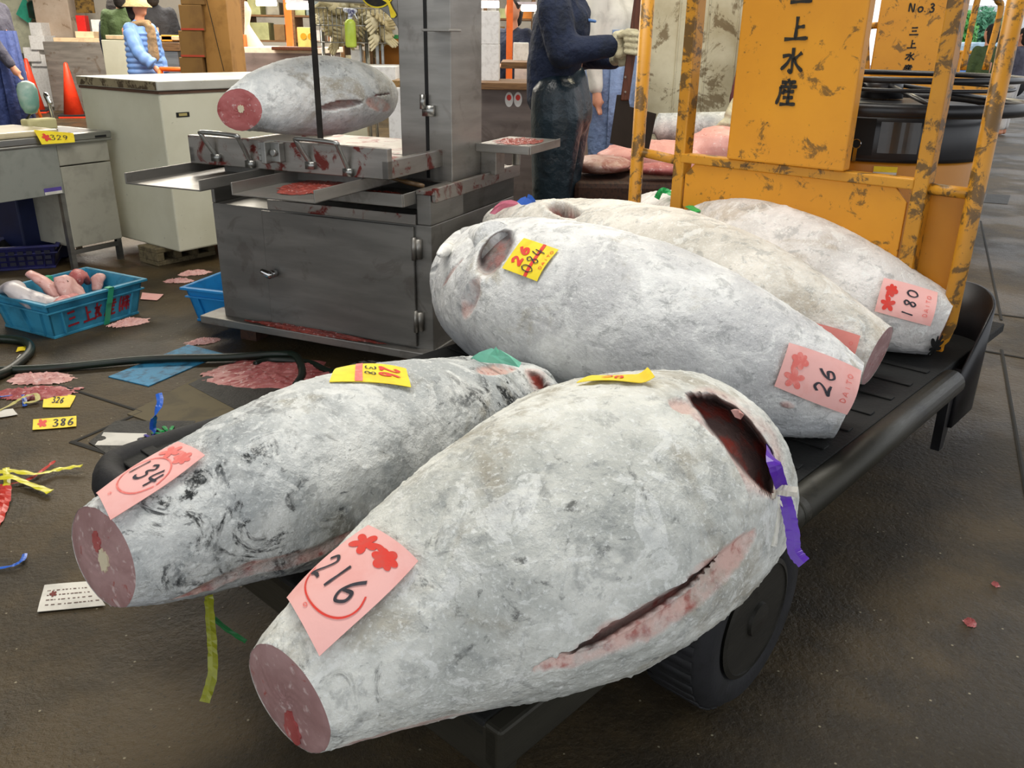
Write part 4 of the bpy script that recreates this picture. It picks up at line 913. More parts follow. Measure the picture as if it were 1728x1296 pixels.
# navy basket
NF = frame(G(-40, 462), .35)
nb, _ = crate('plastic_basket', NF, .42, .3, .14, NAVB, 'navy perforated basket standing under the sink bench')
mb = MB()
for i in range(8):
    for j in range(3): mb.box(NF, (.04+i*.045, .04+i*.045+.03), (-.004, -.0), (.03+j*.03, .03+j*.03+.02))
mb.build('lattice_holes', simple('lattice_dark', '0c0c26', .6), nb)
mb = MB(); mb.box(frame(G(48, 448), 1.0), (0, .28), (0, .3), (.0, .40)); own(mb.build('storage_bin', simple('deep_navy_bin', '15204a', .5), bevel=.01), 'deep navy bin standing in the dark under the sink bench', 'bin')
pt = MB(); pt.tube(smoothpts([G(10, 400)+V((0, 0, .35)), G(12, 430)+V((0, 0, .15)), G(20, 445)+V((0, 0, .03))], 6), [.04]*13, 12); own(pt.build('rubber_boot', RUB, None, True), 'dark rubber boot leg at the left edge under the sink bench', 'boot')
# ---------------------------------------------------------------- floor covers, hose, scraps, ribbons
def slab(name, px, mat, z, label, cat, frame_=None):
    c = [G(*p, 0) for p in px]; mb = MB(); mb.prism([p+V((0, 0, .0005)) for p in c], V((0, 0, z))); o = mb.build(name, mat); own(o, label, cat); return o
slab('drain_cover', [(183, 637), (318, 583), (377, 598), (251, 653)], COVB, .004, 'blue chequered drain cover set in the brown floor', 'drain cover')
slab('iron_grate', [(318, 650), (440, 592), (560, 640), (430, 710)], IRON, .004, 'black iron grate strewn with red meat by the saw base', 'drain grate')
slab('iron_grate', [(150, 748), (195, 712), (330, 712), (300, 790), (215, 790)], IRON, .004, 'black iron grate beside the left rear corner of the cart', 'drain grate')
slab('concrete_patch', [(215, 700), (330, 640), (420, 700), (330, 740)], simple('floor_patch', '5a5038', .8, c2='4a4230'), .003, 'raised concrete patch between the two iron grates', 'concrete slab')
slab('drain_grate', [(1665, 328), (1705, 330), (1700, 345), (1660, 342)], IRON, .003, 'small slotted drain grate in the pale floor at the right', 'drain grate')
def hose(P, label, r=.014):
    mb = MB(); mb.tube(smoothpts([G(x, y, r+.001+dz) for x, y, dz in P], 8), r, 10); return own(mb.build('hose', HOSE, None, True), label, 'hose')
hose([(-60, 640, 0), (0, 632, 0), (45, 600, 0), (50, 582, 0), (25, 573, 0), (-60, 570, 0)], 'dark hose looping in from the left edge of the floor', .018)
hose([(-60, 632, 0), (0, 625, 0), (100, 620, 0), (250, 606, .005), (380, 603, .005), (470, 598, .004), (500, 602, .01), (510, 630, 0), (500, 650, 0)], 'long dark hose crossing the blue drain cover', .016)
hose([(430, 615, .0), (460, 608, 0), (520, 612, 0), (560, 628, 0), (640, 640, 0)], 'short dark hose curling under the saw base in red scraps', .014)
gm = lambda x0, y0: (lambda x, y, z: V((x, y, z)))
def fmush(px, py, rx, ry, h, label, seed, mat=None, name='meat_scraps'):
    c = G(px, py); return mush(name, c.x, c.y, rx, ry, h, label, W0, seed, 40, mat)
fmush(468, 632, .30, .17, .03, 'red minced tuna trimmings piled on the iron grate', 11, FLESH2).__setitem__('category', 'meat scraps')
def fscrap(px, py, L, w, rz, mat, label, seed, h=.018):
    c = G(px, py); fr = frame((c.x, c.y, 0), rz); o = mush('fish_scrap', 0, 0, L*.62, w*1.5, h*1.3, label, lambda x, y, z: fr(x, y, z), seed, 34, mat); del o['kind']; o['category'] = 'fish scrap'; return o
fscrap(330, 462, .16, .035, .5, FLESHP, 'pink fish scrap lying beside the concrete block', 21)
fscrap(302, 476, .14, .022, .1, FLESHP, 'narrow pale fish scrap in front of the concrete block', 22)
fscrap(218, 546, .16, .035, .6, FLESHP, 'crumpled pink fish scrap by the right end of the lettered crate', 23)
fscrap(340, 578, .13, .028, .3, FLESHP, 'pinkish white fish scrap beyond the blue drain cover', 24)
fscrap(70, 640, .22, .05, .1, FLESHP, 'pink and white fish scraps lying on the floor at the left', 25)
fscrap(60, 665, .26, .045, .2, FLESH2, 'red plastic wrapped fish scrap beside a yellow tag', 26)
fscrap(1636, 1052, .028, .010, 1.2, FLESH2, 'tiny red fish scrap on the dark floor at the right', 28, .01)
fscrap(1680, 988, .016, .007, .2, FLESH2, 'tiny reddish pebble of meat on the right floor', 29, .008)
def ftag(c4, mat, label, txt=None, name='floor_tag'):
    return paper(name, [G(x, y, .004) for x, y in c4], mat, label)
o, mp = ftag([(72, 688), (118, 688), (128, 668), (75, 660)], YELP, 'crumpled yellow tag under the red scraps on the left floor'); write(mp, o, '326', (.3, .3, .4, .4), INK, .05)
o, mp = ftag([(55, 726), (129, 720), (129, 702), (56, 708)], YELP, 'flat yellow tag with black writing alone on the left floor'); write(mp, o, '386', (.45, .15, .5, .65), INK, .05)
mbx = MB(); blossom(mbx, lambda a, b: mp(a, b, .001), .2, .5, .12, .4, 5, .5, 0, 2); mbx.build('tag_stamp', INKR, o)
o, mp = ftag([(237, 505), (265, 507), (276, 497), (240, 494)], PINKP, 'pink paper tag on the floor behind the lettered crate')
o, mp = ftag([(27, 594), (30, 586), (46, 585), (44, 591)], YELP, 'small orange and yellow paper scrap inside the hose loop')
o, mp = ftag([(63, 1033), (178, 1022), (150, 981), (75, 987)], WHP, 'white printed label under the cut tail of the scuffed grey tuna')
mbx = MB(); rr = random.Random(5)
for j in range(4):
    x = .1
    while x < .9: w = rr.uniform(.02, .07); stroke(mbx, lambda a, b: mp(a, b, .001), [(x, .2+j*.18), (x+w, .2+j*.18)], .03, 0); x += w+rr.uniform(.01, .05)
mbx.build('printed_lines', simple('brown_print', '5a3a30', .7), o); mbx = MB(); blossom(mbx, lambda a, b: mp(a, b, .0015), .22, .6, .08, .14, 5, .5, 0, 4); mbx.build('blood_smear', simple('dried_blood', '6a2018', .7), o)
ftag([(160, 752), (235, 752), (248, 732), (175, 730)], WHP, 'white paper sheet lying on the left iron grate')
ftag([(25, 610), (50, 608), (44, 598), (33, 598)], WHP, 'white paper scrap beside the hose loop on the left'); ftag([(0, 705), (30, 700), (22, 690), (-5, 692)], WHP, 'grey paper scrap at the left edge near yellow ribbon')
def rib(P, w, mat, label, z=.004, **k):
    return own(ribbon([G(x, y, z+dz) for x, y, dz in P], w, **k).build('plastic_ribbon', mat), label, 'ribbon')
rib([(-30, 800, 0), (20, 795, .01), (60, 800, .015), (100, 792, .01), (138, 786, .02)], .022, RIBY, 'yellow ribbon pointing right on the lower left floor')
rib([(-30, 812, 0), (15, 805, .02), (45, 815, .01), (85, 830, .01)], .024, RIBY, 'yellow ribbon bending down towards the cart on the lower left floor')
rib([(10, 790, .01), (12, 815, .005), (5, 830, 0)], .02, RIBY, 'short yellow ribbon knot at the left edge', )
rib([(-20, 822, 0), (40, 812, .004), (70, 795, .004), (92, 778, .01)], .012, RIBR, 'thin red ribbon crossing under the yellow ribbons')
rib([(10, 820, .02), (8, 845, .005), (-5, 880, 0), (-20, 900, 0)], .03, RIBR, 'wide translucent red ribbon at the left edge of the floor')
rib([(-10, 960, 0), (20, 955, .004), (38, 945, .008), (42, 935, .004)], .012, RIBB, 'short blue ribbon curl near the left edge')
rib([(-20, 672, 0), (15, 668, .004), (38, 666, .006), (42, 685, .002)], .016, RIBB, 'blue ribbon beside the red scraps at the left')
rib([(-20, 700, 0), (15, 685, .005), (40, 670, .02), (60, 665, .02), (62, 676, .01), (40, 680, .006)], .018, simple('pale_yellow_ribbon', 'b8ae6a', .5), 'pale yellow ribbon looped on the red scraps at the left')
rib([(262, 738, .0), (258, 720, .04), (262, 700, .09), (270, 680, .12), (268, 664, .14)], .022, RIBB, 'blue ribbon standing upright beside the left iron grate', z=.01)
for i in range(5): rib([(238+i*3, 752-i*2, 0), (252, 742, .02), (262+i*4, 748-i*5, .01)], .014, RIBV, 'violet ribbon tangle at the foot of the upright blue ribbon') if i == 0 else None
mb = MB()
for i in range(12):
    a = i*.55; ribbon([G(285, 736, .006), G(285+14*math.cos(a), 733+8*math.sin(a), .03+.02*random.random()), G(285+28*math.cos(a), 733+14*math.sin(a), .005)], .012, k=4, mb=mb)
own(mb.build('ribbon_bundle', simple('green_tie', '1c9a50', .4)), 'tangled green ribbon bundle beside the left corner of the cart', 'ribbon')
mb = MB()
for i in range(8):
    a = i*.8; ribbon([G(258, 744, .006), G(258+10*math.cos(a), 742+6*math.sin(a), .03), G(258+20*math.cos(a), 742+11*math.sin(a), .004)], .011, k=4, mb=mb)
own(mb.build('ribbon_bundle', RIBV), 'violet crumpled ribbon bundle on the left iron grate', 'ribbon')
# ribbons on the fish
hp_ = lambda fish, x, y, o=.008: fish.at(*fish.hit(x, y)[0], o)
def tied(P, w, mat, label, **k): return own(ribbon(P, w, **k).build('plastic_ribbon', mat), label, 'ribbon')
e0 = hp_(fd, 1240, 702, .012); e1 = hp_(fd, 1290, 765, .012)
vw = FW
def near(x, y, fish_pt, back=0.0):   # a point on the ray of a pixel at the distance of a known point
    d = ray(x, y).normalized(); return CAMLOC+d*((fish_pt-CAMLOC).length+back)
e2 = hp_(fd, 1312, 830, .012)
tied([near(1250, 698, e0, -.015), near(1283, 733, e0, -.02), near(1303, 773, e1, -.02), near(1320, 825, e2, -.0), near(1330, 860, e2), near(1338, 900, e2), near(1341, 930, e2), near(1357, 950, e2)], .020, RIBP, 'purple ribbon tied through the gill of the front tuna', normal=vw, k=8, wob=.03)
tied([near(1306, 826, e2), near(1325, 828, e2, -.01), near(1346, 831, e2, -.02)], .016, RIBW, 'white ribbon knot end sticking out right of the front tuna', normal=vw)
tied([near(1308, 832, e2), near(1312, 870, e2), near(1308, 900, e2), near(1305, 922, e2)], .010, RIBW, 'white ribbon tail hanging straight from the front tuna', normal=vw)
tied([near(1312, 838, e2), near(1325, 865, e2), near(1334, 890, e2), near(1338, 915, e2)], .009, RIBW, 'white ribbon tail hanging beside the purple ribbon', normal=vw)
g0 = hp_(fc, 860, 612, .01)
tied([near(352, 1005, hp_(fc, 352, 1000), .05), near(354, 1040, hp_(fc, 352, 1000), .04), near(358, 1090, hp_(fc, 352, 1000), .03), near(358, 1140, hp_(fc, 352, 1000), .03), near(345, 1185, hp_(fc, 352, 1000), .03)], .016, RIBO, 'olive yellow ribbon hanging below the scuffed grey tuna', normal=vw, k=6)
tied([near(352, 1035, hp_(fc, 352, 1000), .06), near(380, 1060, hp_(fc, 352, 1000), .06), near(415, 1083, hp_(fc, 352, 1000), .06)], .008, simple('dark_green_tie', '1a6a34', .5), 'thin dark green ribbon in the shade below the front tunas', normal=vw)
t0 = hp_(ff, 1135, 332, .01)
tied([near(1108, 335, t0), near(1116, 322, t0, -.01), near(1128, 324, t0, -.02), hp_(ff, 1150, 342, .012), hp_(ff, 1180, 360, .010)], .022, RIBG, 'bright green ribbon draped over the rearmost tuna', normal=vw)
def bag(px, fishpt, mat, label, seed, name='plastic_bag', up=.6):
    P = [near(x, y, fishpt, random.uniform(-.01, .01)) for x, y in px]; c = sum(P, V((0, 0, 0)))/len(P)
    vs = []; fs = []; n = len(P)
    for k, (s_, o_) in enumerate(((1, 0), (.6, -.02), (.15, -.03))):
        for i, p in enumerate(P): q = c+(p-c)*s_; vs.append(q+V((0, 0, 1))*(-o_*up)*(1+.5*math.sin(i*2.3+seed))-vw*0)
    for k in range(2):
        for i in range(n): fs.append((k*n+i, k*n+(i+1) % n, (k+1)*n+(i+1) % n, (k+1)*n+i))
    fs.append(tuple(2*n+i for i in range(n))); fs.append(tuple(range(n-1, -1, -1)))
    mb = MB(); mb.add(vs, fs); return own(mb.build(name, mat), label, 'plastic bag')
bag([(790, 608), (800, 600), (820, 594), (838, 596), (855, 602), (880, 612), (876, 620), (850, 614), (820, 612)], hp_(fc, 835, 618), RIBT, 'crumpled teal plastic lying on the head of the scuffed grey tuna', 1)
bag([(826, 360), (834, 350), (850, 343), (872, 340), (876, 345), (850, 352), (835, 362)], hp_(fe, 860, 350), RIBK, 'pink plastic tied to the snout of the middle rear tuna', 2)
bag([(872, 340), (885, 336), (903, 337), (905, 344), (880, 346)], hp_(fe, 890, 345), RIBB, 'blue plastic tied to the snout of the middle rear tuna', 3)
e4 = hp_(fd, 1240, 700)
bag([(1233, 692), (1240, 690), (1250, 694), (1256, 700), (1250, 708), (1240, 704)], e4, FLESHP, 'curled pink scrap of skin where the purple ribbon starts', 4, 'skin_scrap', .15)

sp0 = V(fb.P[-30].mean(0)); q0, q1, q2 = near(835, 408, hp_(fb, 835, 400, -.04), .02), near(785, 405, hp_(fb, 800, 400, -.02), .0), near(740, 430, hp_(fb, 790, 420, -.02), -.0)
mb = MB(); mb.tube(smoothpts([q0, q1, q2], 10), [.055, .053, .051, .050, .048, .046, .044, .042, .041, .040, .038, .036, .034, .031, .028, .025, .022, .019, .015, .010, .002], 28)
A = np.array(mb.v); A += vnoise(A, 30, 3, 3)[:, None]*.004; mb.v = [tuple(a) for a in A]; mb.build('snout', FR['c'], fb.root, True)
# ---------------------------------------------------------------- people
def person(label, x, y, rz, h=1.68, top=BLACKC, low=NAVY, hair=HAIR, hat=None, arms=None, coat=.86, z0=0, apron=None, group=None, voxel=.022, stride=.0, puff=0):
    k = h/1.70; F0 = frame((x, y, z0), rz); F = lambda a, b, c: F0(a*k, b*k, c*k)       # b is forward
    r = thing('person', F(0, 0, 0), label, 'person', group)
    arms = arms or (((-.22, .0, 1.15), (-.22, .05, .86)), ((.22, .0, 1.15), (.22, .05, .86)))
    mb = MB(); c = lambda a, ra, b, rb: mb.caps(F(*a), ra*k, F(*b), rb*k)
    c((0, 0, 1.38), .06, (0, .01, 1.50), .052); mb.ell(F(0, .015, 1.585), (.075*k, .095*k, .118*k), F=lambda a, b, c_: F0(a, b, c_)-F0(0, 0, 0)); c((0, .05, 1.53), .045, (0, .075, 1.52), .03)
    c((0, .105, 1.59), .012, (0, .122, 1.575), .014)
    for s_ in (-1, 1): c((s_*.077, .01, 1.59), .012, (s_*.08, .0, 1.61), .014)
    c((0, 0, 1.2), .12, (0, 0, .95), .12)
    for s_ in (-1, 1): c((s_*.09, 0, .9), .075, (s_*.09, .02+s_*stride, .5), .052); c((s_*.09, .02+s_*stride, .5), .05, (s_*.09, s_*stride*1.6, .09), .035); c((s_*.09, s_*stride*1.6, .05), .038, (s_*.1, .13+s_*stride*1.6, .04), .032)
    for s_, (el, wr) in zip((-1, 1), arms):
        c((s_*.17, 0, 1.37), .05, el, .038); c(el, .036, wr, .026); w = V(wr); d = (V(wr)-V(el)).normalized(); hnd = w+d*.05
        c(tuple(w), .027, tuple(hnd), .032)
        for q in range(4): sd = V((.012*(q-1.5), .0, 0)); c(tuple(hnd+sd), .010, tuple(hnd+sd+d*.055+V((0, .012, -.01))), .008)
        c(tuple(w+d*.02), .012, tuple(w+d*.05+V((-s_*.03, .02, 0))), .009)
    mb.build('body', SKIN, r, True, remesh=voxel*.45)
    mb = MB(); c((-.12, -.005, 1.34), .078, (.12, -.005, 1.34), .078); c((-.03, -.01, 1.38), .062, (.03, -.01, 1.40), .062); c((-.06, 0, 1.25), .125, (-.06, 0, coat+.08), .13); c((.06, 0, 1.25), .125, (.06, 0, coat+.08), .13); c((-.08, 0, coat+.1), .115, (.08, 0, coat+.05), .115)
    for s_, (el, wr) in zip((-1, 1), arms): c((s_*.17, 0, 1.36), .072, el, .058); c(el, .056, tuple(V(el)+(V(wr)-V(el))*.9), .045)
    mb.build('jacket', top, r, True, remesh=voxel)
    mb = MB()
    for s_ in (-1, 1): c((s_*.085, 0, .95), .11, (s_*.09, .02+s_*stride, .5), .08); c((s_*.09, .02+s_*stride, .5), .078, (s_*.09, s_*stride*1.6, .14), .062)
    mb.build('trousers', low, r, True, remesh=voxel)
    if apron:
        mb = MB(); P = [(-.17, .10), (-.1, .15), (0, .165), (.1, .15), (.17, .10)]
        lo = [F(a*1.15, b+.02, .42) for a, b in P]; hi = [F(a*.9, b, 1.2) for a, b in P]; lo2 = [F(a*1.1, b+.01, .42) for a, b in P]; hi2 = [F(a*.86, b-.012, 1.2) for a, b in P]
        for i in range(4): mb.hexa([lo[i], lo[i+1], lo2[i+1], lo2[i]], [hi[i], hi[i+1], hi2[i+1], hi2[i]])
        mb.build('apron', apron, r, True)
    mb = MB(); mb.ell(F(0, -.015, 1.615), (.083*k, .10*k, .105*k), F=lambda a, b, c_: F0(a, b, c_)-F0(0, 0, 0)); c((0, -.045, 1.58), .085, (0, -.045, 1.50), .07); mb.build('hair', hair, r, True)
    if hat:
        Fh = lambda a, b, c_: F0(a, b, c_)-F0(0, 0, 0)
        mb = MB(); mb.lathe(F(0, 0, 1.575), [(.15*k, .0), (.155*k, .004), (.11*k, .045), (.10*k, .10), (.075*k, .13), (.001, .138)], 24, Fh); mb.build('hat', hat, r, True)
    return r, F
# woman in blue puffer
p = D(238, 60, 9.6); r, F = person('woman in quilted light blue jacket, beige bucket hat and scarf, holding a bag', p.x, 9.6, -math.radians(105), 1.62, PUFF, simple('grey_trousers', '8f8078', .8), HAIR, HAT, (((-.23, .0, 1.12), (-.22, .05, .88)), ((.20, .12, 1.12), (.18, .25, .98))), .80)
mb = MB(); vs = []; fs = []; nz, na = 72, 36
for i in range(nz+1):
    u = i/nz; z = .78+.62*u; bul = .014*abs(math.sin(u*math.pi*11)); rx = .205-.02*u-.10*max(0, u-.86)/.14*(u > .86); ry = .165-.015*u-.06*max(0, u-.86)/.14*(u > .86)
    for j in range(na): a = 2*math.pi*j/na; vs.append(F((rx+bul)*math.cos(a), (ry+bul)*math.sin(a), z))
for i in range(nz):
    for j in range(na): fs.append((i*na+j, i*na+(j+1) % na, (i+1)*na+(j+1) % na, (i+1)*na+j))
fs.append(tuple(range(na-1, -1, -1))); fs.append(tuple(nz*na+j for j in range(na)))
mb.add(vs, fs)
for s_, (el, wr) in zip((-1, 1), (((-.25, .0, 1.12), (-.24, .05, .90)), ((.23, .12, 1.12), (.19, .25, 1.0)))):
    P = smoothpts([F(s_*.19, 0, 1.34), F(*el), F(*wr)], 14); mb.tube(P, [.058+.010*abs(math.sin(i*.55)) for i in range(len(P))], 14)
mb.build('quilted_layer', PUFF, r, True)
mb = MB(); mb.tube([F(.095*math.cos(a), .09*math.sin(a), 1.40+.02*math.sin(a)) for a in [2*math.pi*i/20 for i in range(20)]], .035, 10, closed=True); mb.caps(F(.03, .15, 1.36), .05, F(.06, .17, 1.08), .06); mb.build('scarf', SCARF, r, True, remesh=.015)
hb = F(-.22, .08, .80)
mb = MB(); mb.caps(hb+V((0, 0, -.05)), .05, hb+V((0, 0, -.2)), .09); own(mb.build('shopping_bag', WHP, None, True, remesh=.015), 'white plastic shopping bag hanging from the hand of the woman in blue', 'bag')
p = D(262, 40, 11.5); person('person in black jacket with back turned behind the woman in blue', p.x, 11.5, .5, 1.86, BLACKC, NAVY)
p = D(208, 40, 12.2); person('person in olive green coat left of the woman in blue', p.x, 12.2, .3, 1.84, GREENC, NAVY)
p = D(198, 50, 12.8); person('person in navy top seen behind the person in green', p.x, 12.8, 0, 1.7, NAVY, NAVY)
p = D(-14, 40, 8.2); person('person at the left edge in grey shirt and navy apron', p.x, 8.2, -1.6, 1.78, GRAYC, NAVA, HAIR, None, (((-.22, .0, 1.15), (-.22, .05, .9)), ((.2, .1, 1.12), (.16, .2, .92))), .95, apron=NAVA)
p = D(866, 40, 9.4); person('person with cap in dark navy shirt working at the stall under orange posts', p.x, 9.4, 2.6, 1.62, NAVY, NAVY, HAIR, None, (((-.22, .1, 1.15), (-.12, .3, 1.08)), ((.22, .1, 1.15), (.12, .3, 1.08))))
p = D(396, 40, 12.0); person('person in black standing behind the cardboard stack', p.x, 12.0, .4, 1.72, BLACKC, BLACKC)
p = D(1662, 110, 11.5); person('person in olive jacket walking away outside at the right', p.x, 11.5, .2, 1.50, GREENC, simple('olive_trousers', '3a4030', .8))
p = D(1716, 110, 13.5); person('person in grey top at the far right edge outside', p.x, 13.5, .8, 1.5, GRAYC, simple('pale_trousers', 'c8c4c0', .8))
# main worker with cleaver
YW = 4.55
def Q(x, y, dy=0): return D(x, y, YW+dy)
wk = thing('person', V((Q(940, 200).x, YW, 0)), 'worker in navy jacket and dark rubber overtrousers gripping a long cleaver', 'person')
mb = MB(); hd = Q(965, -45); mb.ell(hd, (.10, .08, .12)); mb.caps(Q(950, 5), .07, Q(962, -25), .06); mb.caps(hd+V((.09, 0, -.01)), .018, hd+V((.115, 0, -.02)), .014); mb.caps(hd+V((.02, 0, -.07)), .05, hd+V((.06, 0, -.08)), .035)
mb.caps(Q(942, 40), .13, Q(938, 160), .13)
for dy in (-.09, .10):
    x_ = 0 if dy < 0 else 12
    a = Q(935+x_, 190, dy); b = Q(930+x_, 330, dy); cc = V((b.x-.03, b.y, .09)); mb.caps(a, .09, b, .06); mb.caps(b, .06, cc, .045); mb.caps(cc-V((0, 0, .03)), .045, cc+V((.16, 0, -.04)), .038)
mb.caps(Q(945, 25, -.2), .05, Q(965, 85, -.24), .04); mb.caps(Q(965, 85, -.24), .038, Q(1035, 78, -.25), .03)
mb.caps(Q(950, 25, .2), .05, Q(985, 90, .2), .04); mb.caps(Q(985, 90, .2), .038, Q(1040, 100, -.05), .03)
mb.build('body', SKIN, wk, True, remesh=.012)
mb = MB(); mb.ell(hd+V((-.02, 0, .03)), (.105, .088, .11)); mb.build('hair', HAIR, wk, True)
mb = MB()
mb.caps(Q(940, 8, -.10), .10, Q(945, 8, .12), .10); mb.caps(Q(948, 45, -.05), .145, Q(935, 110, -.04), .135); mb.caps(Q(948, 45, .07), .145, Q(935, 110, .07), .135); mb.caps(Q(935, 110, -.03), .14, Q(926, 162, -.03), .115); mb.caps(Q(935, 110, .06), .14, Q(926, 158, .06), .115)
mb.caps(Q(935, 18, -.20), .085, Q(950, 88, -.24), .078); mb.caps(Q(950, 88, -.24), .072, Q(1024, 78, -.25), .05); mb.caps(Q(1000, 81, -.25), .057, Q(1028, 78, -.25), .054)
mb.caps(Q(945, 18, .2), .08, Q(985, 95, .2), .07); mb.caps(Q(985, 95, .2), .065, Q(1035, 100, -.03), .05)
mb.caps(Q(968, -2, -.04), .05, Q(985, 22, -.02), .04)
A = mb.build('jacket', NAVY, wk, True, remesh=.014)
mb = MB(); mb.caps(Q(915, 30, -.02), .05, Q(905, 150, -.02), .04)
for dy in (-.10, .09):
    x_ = 0 if dy < 0 else 14
    mb.caps(Q(938, 165, dy), .125, Q(940+x_, 200, dy), .135); mb.caps(Q(940+x_, 200, dy), .135, Q(930+x_, 330, dy), .10); b = Q(930+x_, 330, dy); mb.caps(b, .10, V((b.x-.04, b.y, .18)), .085)
mb.caps(Q(950, 140, -.02), .125, Q(955, 190, -.02), .14)
mb.build('overtrousers', RUBT, wk, True, remesh=.014)
for dy in (-.10, .09):
    b = Q(932, 330, dy); mb = MB(); mb.caps(V((b.x-.04, b.y, .25)), .07, V((b.x-.04, b.y, .08)), .055); mb.caps(V((b.x-.04, b.y, .06)), .055, V((b.x+.13, b.y, .045)), .042); mb.build('boot', RUB, wk, True, remesh=.012)
mb = MB(); mb.caps(Q(992, 34, -.10), .008, Q(1004, 36, -.12), .007); mb.build('pocket_clip', simple('blue_clip', '5a80b8', .4), wk)
# glove closed round the handle
HX = lambda t: Q(1080+(1053-1080)*t, -10+(200+10)*t, -.27)
g = MB(); pc = Q(1046, 76, -.26); g.caps(Q(1032, 78, -.25), .036, Q(1040, 79, -.25), .036); g.caps(Q(1042, 62, -.255), .028, Q(1044, 88, -.255), .030); g.caps(Q(1050, 58, -.25), .022, Q(1053, 88, -.25), .024)
for i in range(4):
    y_ = 57+i*10; a = Q(1056, y_, -.30); b = Q(1074-i*.6, y_+2, -.315); c2 = Q(1079-i, y_+3, -.275); d3 = Q(1070-i, y_+4, -.245)
    g.caps(a, .0125, b, .0125); g.caps(b, .0125, c2, .0115); g.caps(c2, .0115, d3, .010)
g.caps(Q(1046, 60, -.29), .014, Q(1060, 52, -.30), .0125); g.caps(Q(1060, 52, -.30), .012, Q(1074, 53, -.285), .011)
g.build('glove', GLOVE, wk, True, remesh=.0045)
g = MB(); g.caps(Q(1035, 100, -.03), .035, Q(1045, 98, -.12), .03); g.caps(Q(1045, 98, -.12), .03, Q(1050, 92, -.22), .026)
for i in range(4): g.caps(Q(1046, 88+i*7, -.2), .011, Q(1066, 88+i*6, -.235), .010)
g.build('glove', GLOVE, wk, True, remesh=.005)
cl_ = thing('long_cleaver', HX(.5), 'long cleaver with varnished brown handle and broad dark blade held by the worker', 'cleaver')
mb = MB(); a, b = HX(-.35), Q(1054, 170, -.27); ax = (b-a).normalized(); sx = V((1, 0, 0)); th = V((0, .012, 0))
mb.hexa([b-sx*.020-th, b+sx*.020-th, b+sx*.020+th, b-sx*.020+th], [a-sx*.022-th, a+sx*.022-th, a+sx*.022+th, a-sx*.022+th]); hn = mb.build('handle', HANDW, cl_, bevel=.006)
for y_ in (130, 155): q = Q(1055, y_, -.283); mb = MB(); mb.cyl(q, q-V((0, .006, 0)), .005, n=10); mb.build('rivet', STEELL, hn)
mb = MB(); bl = [(1041, 160), (1060, 160), (1063, 180), (1108, 192), (1095, 253), (1060, 250), (1029, 242), (1036, 195)]
mb.prism([Q(x, y, -.270) for x, y in bl], V((0, .006, 0))); mb.build('blade', simple('dark_blade', '2e251e', .45, metal=.4), cl_, bevel=.001)
# worker behind with pale apron, and one whose gloved hand reaches over the tail
p = D(1030, 100, 5.9); r, F = person('worker in pale blue apron partly hidden behind the cleaver', p.x, 5.9, -2.2, 1.86, simple('white_sleeves', 'd9d6cc', .8), BLUEA, HAIR, None, None, 1.05, apron=BLUEA)
p = D(1335, 100, 5.75); person('worker behind the yellow sign reaching a gloved hand over the meat', p.x, 6.1, 2.9, 1.66, simple('maroon_shirt', '5a1a24', .8), NAVY, HAIR, None, (((.20, .14, 1.10), (.24, .42, .90)), ((-.22, .0, 1.15), (-.22, .05, .86))), .9)
g = MB(); o_ = D(1232, 182, 5.45); tip = [(1205, 222), (1212, 226), (1222, 228), (1231, 226)]
g.caps(D(1243, 172, 5.5), .035, D(1232, 195, 5.42), .036)
for x_, y_ in tip: m_ = D((1228+x_)/2, 208, 5.38); g.caps(D(1230, 198, 5.42), .016, m_, .014); g.caps(m_, .013, D(x_, y_-3, 5.40), .011)
g.caps(D(1236, 200, 5.42), .015, D(1240, 220, 5.40), .012); own(g.build('cotton_glove', GLOVE, None, True, remesh=.006), 'cream cotton glove on the hand spread over the carved meat', 'glove')
# ---------------------------------------------------------------- meat table behind the guard
mt = thing('wooden_table', D(1130, 300, 5.2)-V((0, 0, .5)), 'low dark wooden block table piled with carved tuna behind the guard frame', 'table')
xa = D(968, 300, 4.55); xb = D(1420, 300, 4.55); zt = .56
mb = MB(); mb.box(W0, (xa.x, xa.x+.85), (4.55, 5.6), (.38, zt)); mb.build('block', WOODD, mt, bevel=.03)
mb = MB(); mb.box(W0, (xa.x+.88, xa.x+1.9), (4.50, 5.6), (.38, zt-.01)); mb.build('block', WOODD, mt, bevel=.03)
for x in (xa.x+.1, xa.x+.7, xa.x+1.0, xa.x+1.8):
    for y in (4.6, 5.45): mb = MB(); mb.box(W0, (x, x+.08), (y, y+.08), (0, .38)); mb.build('leg', WOODD, mt)
def meat(name, c, r, mat, label, seed, n=40, flatz=1, rz=0):
    mb = MB(); F = frame((0, 0, 0), rz); mb.ell(c, r, n, F); A = np.array(mb.v); cc = np.array(c)
    k = 1+.22*vnoise(A, 5, 3, seed)[:, None]+.06*vnoise(A, 30, 2, seed)[:, None]; A = cc+(A-cc)*k; A[:, 2] = np.maximum(A[:, 2], zt+.002)
    mb.v = [tuple(a) for a in A]; return own(mb.build(name, mat, None, True), label, 'tuna meat')
MEATP = flesh('pink_loin', 'e0a49a', 'cf8f86', 'b05a50', 5)
meat('tuna_loin', D(1130, 268, 5.1), (.42, .30, .10), MEATP, 'big pale pink tuna loin lying on the wooden block table', 3)
meat('tuna_loin', D(1215, 252, 5.0), (.20, .20, .13), MEATP, 'pink and white tuna chunk next to the yellow sign panel', 4)
meat('tuna_loin', D(1015, 278, 4.8), (.18, .18, .05), flesh('bony_scrap', 'c9a79a', 'a5695c', '8a2e24', 9), 'ragged red and grey tuna frame at the left end of the block table', 5)
meat('tuna_loin', D(1115, 285, 4.66), (.17, .08, .03), FLESH2, 'red strip of tuna trim at the front edge of the block table', 6)
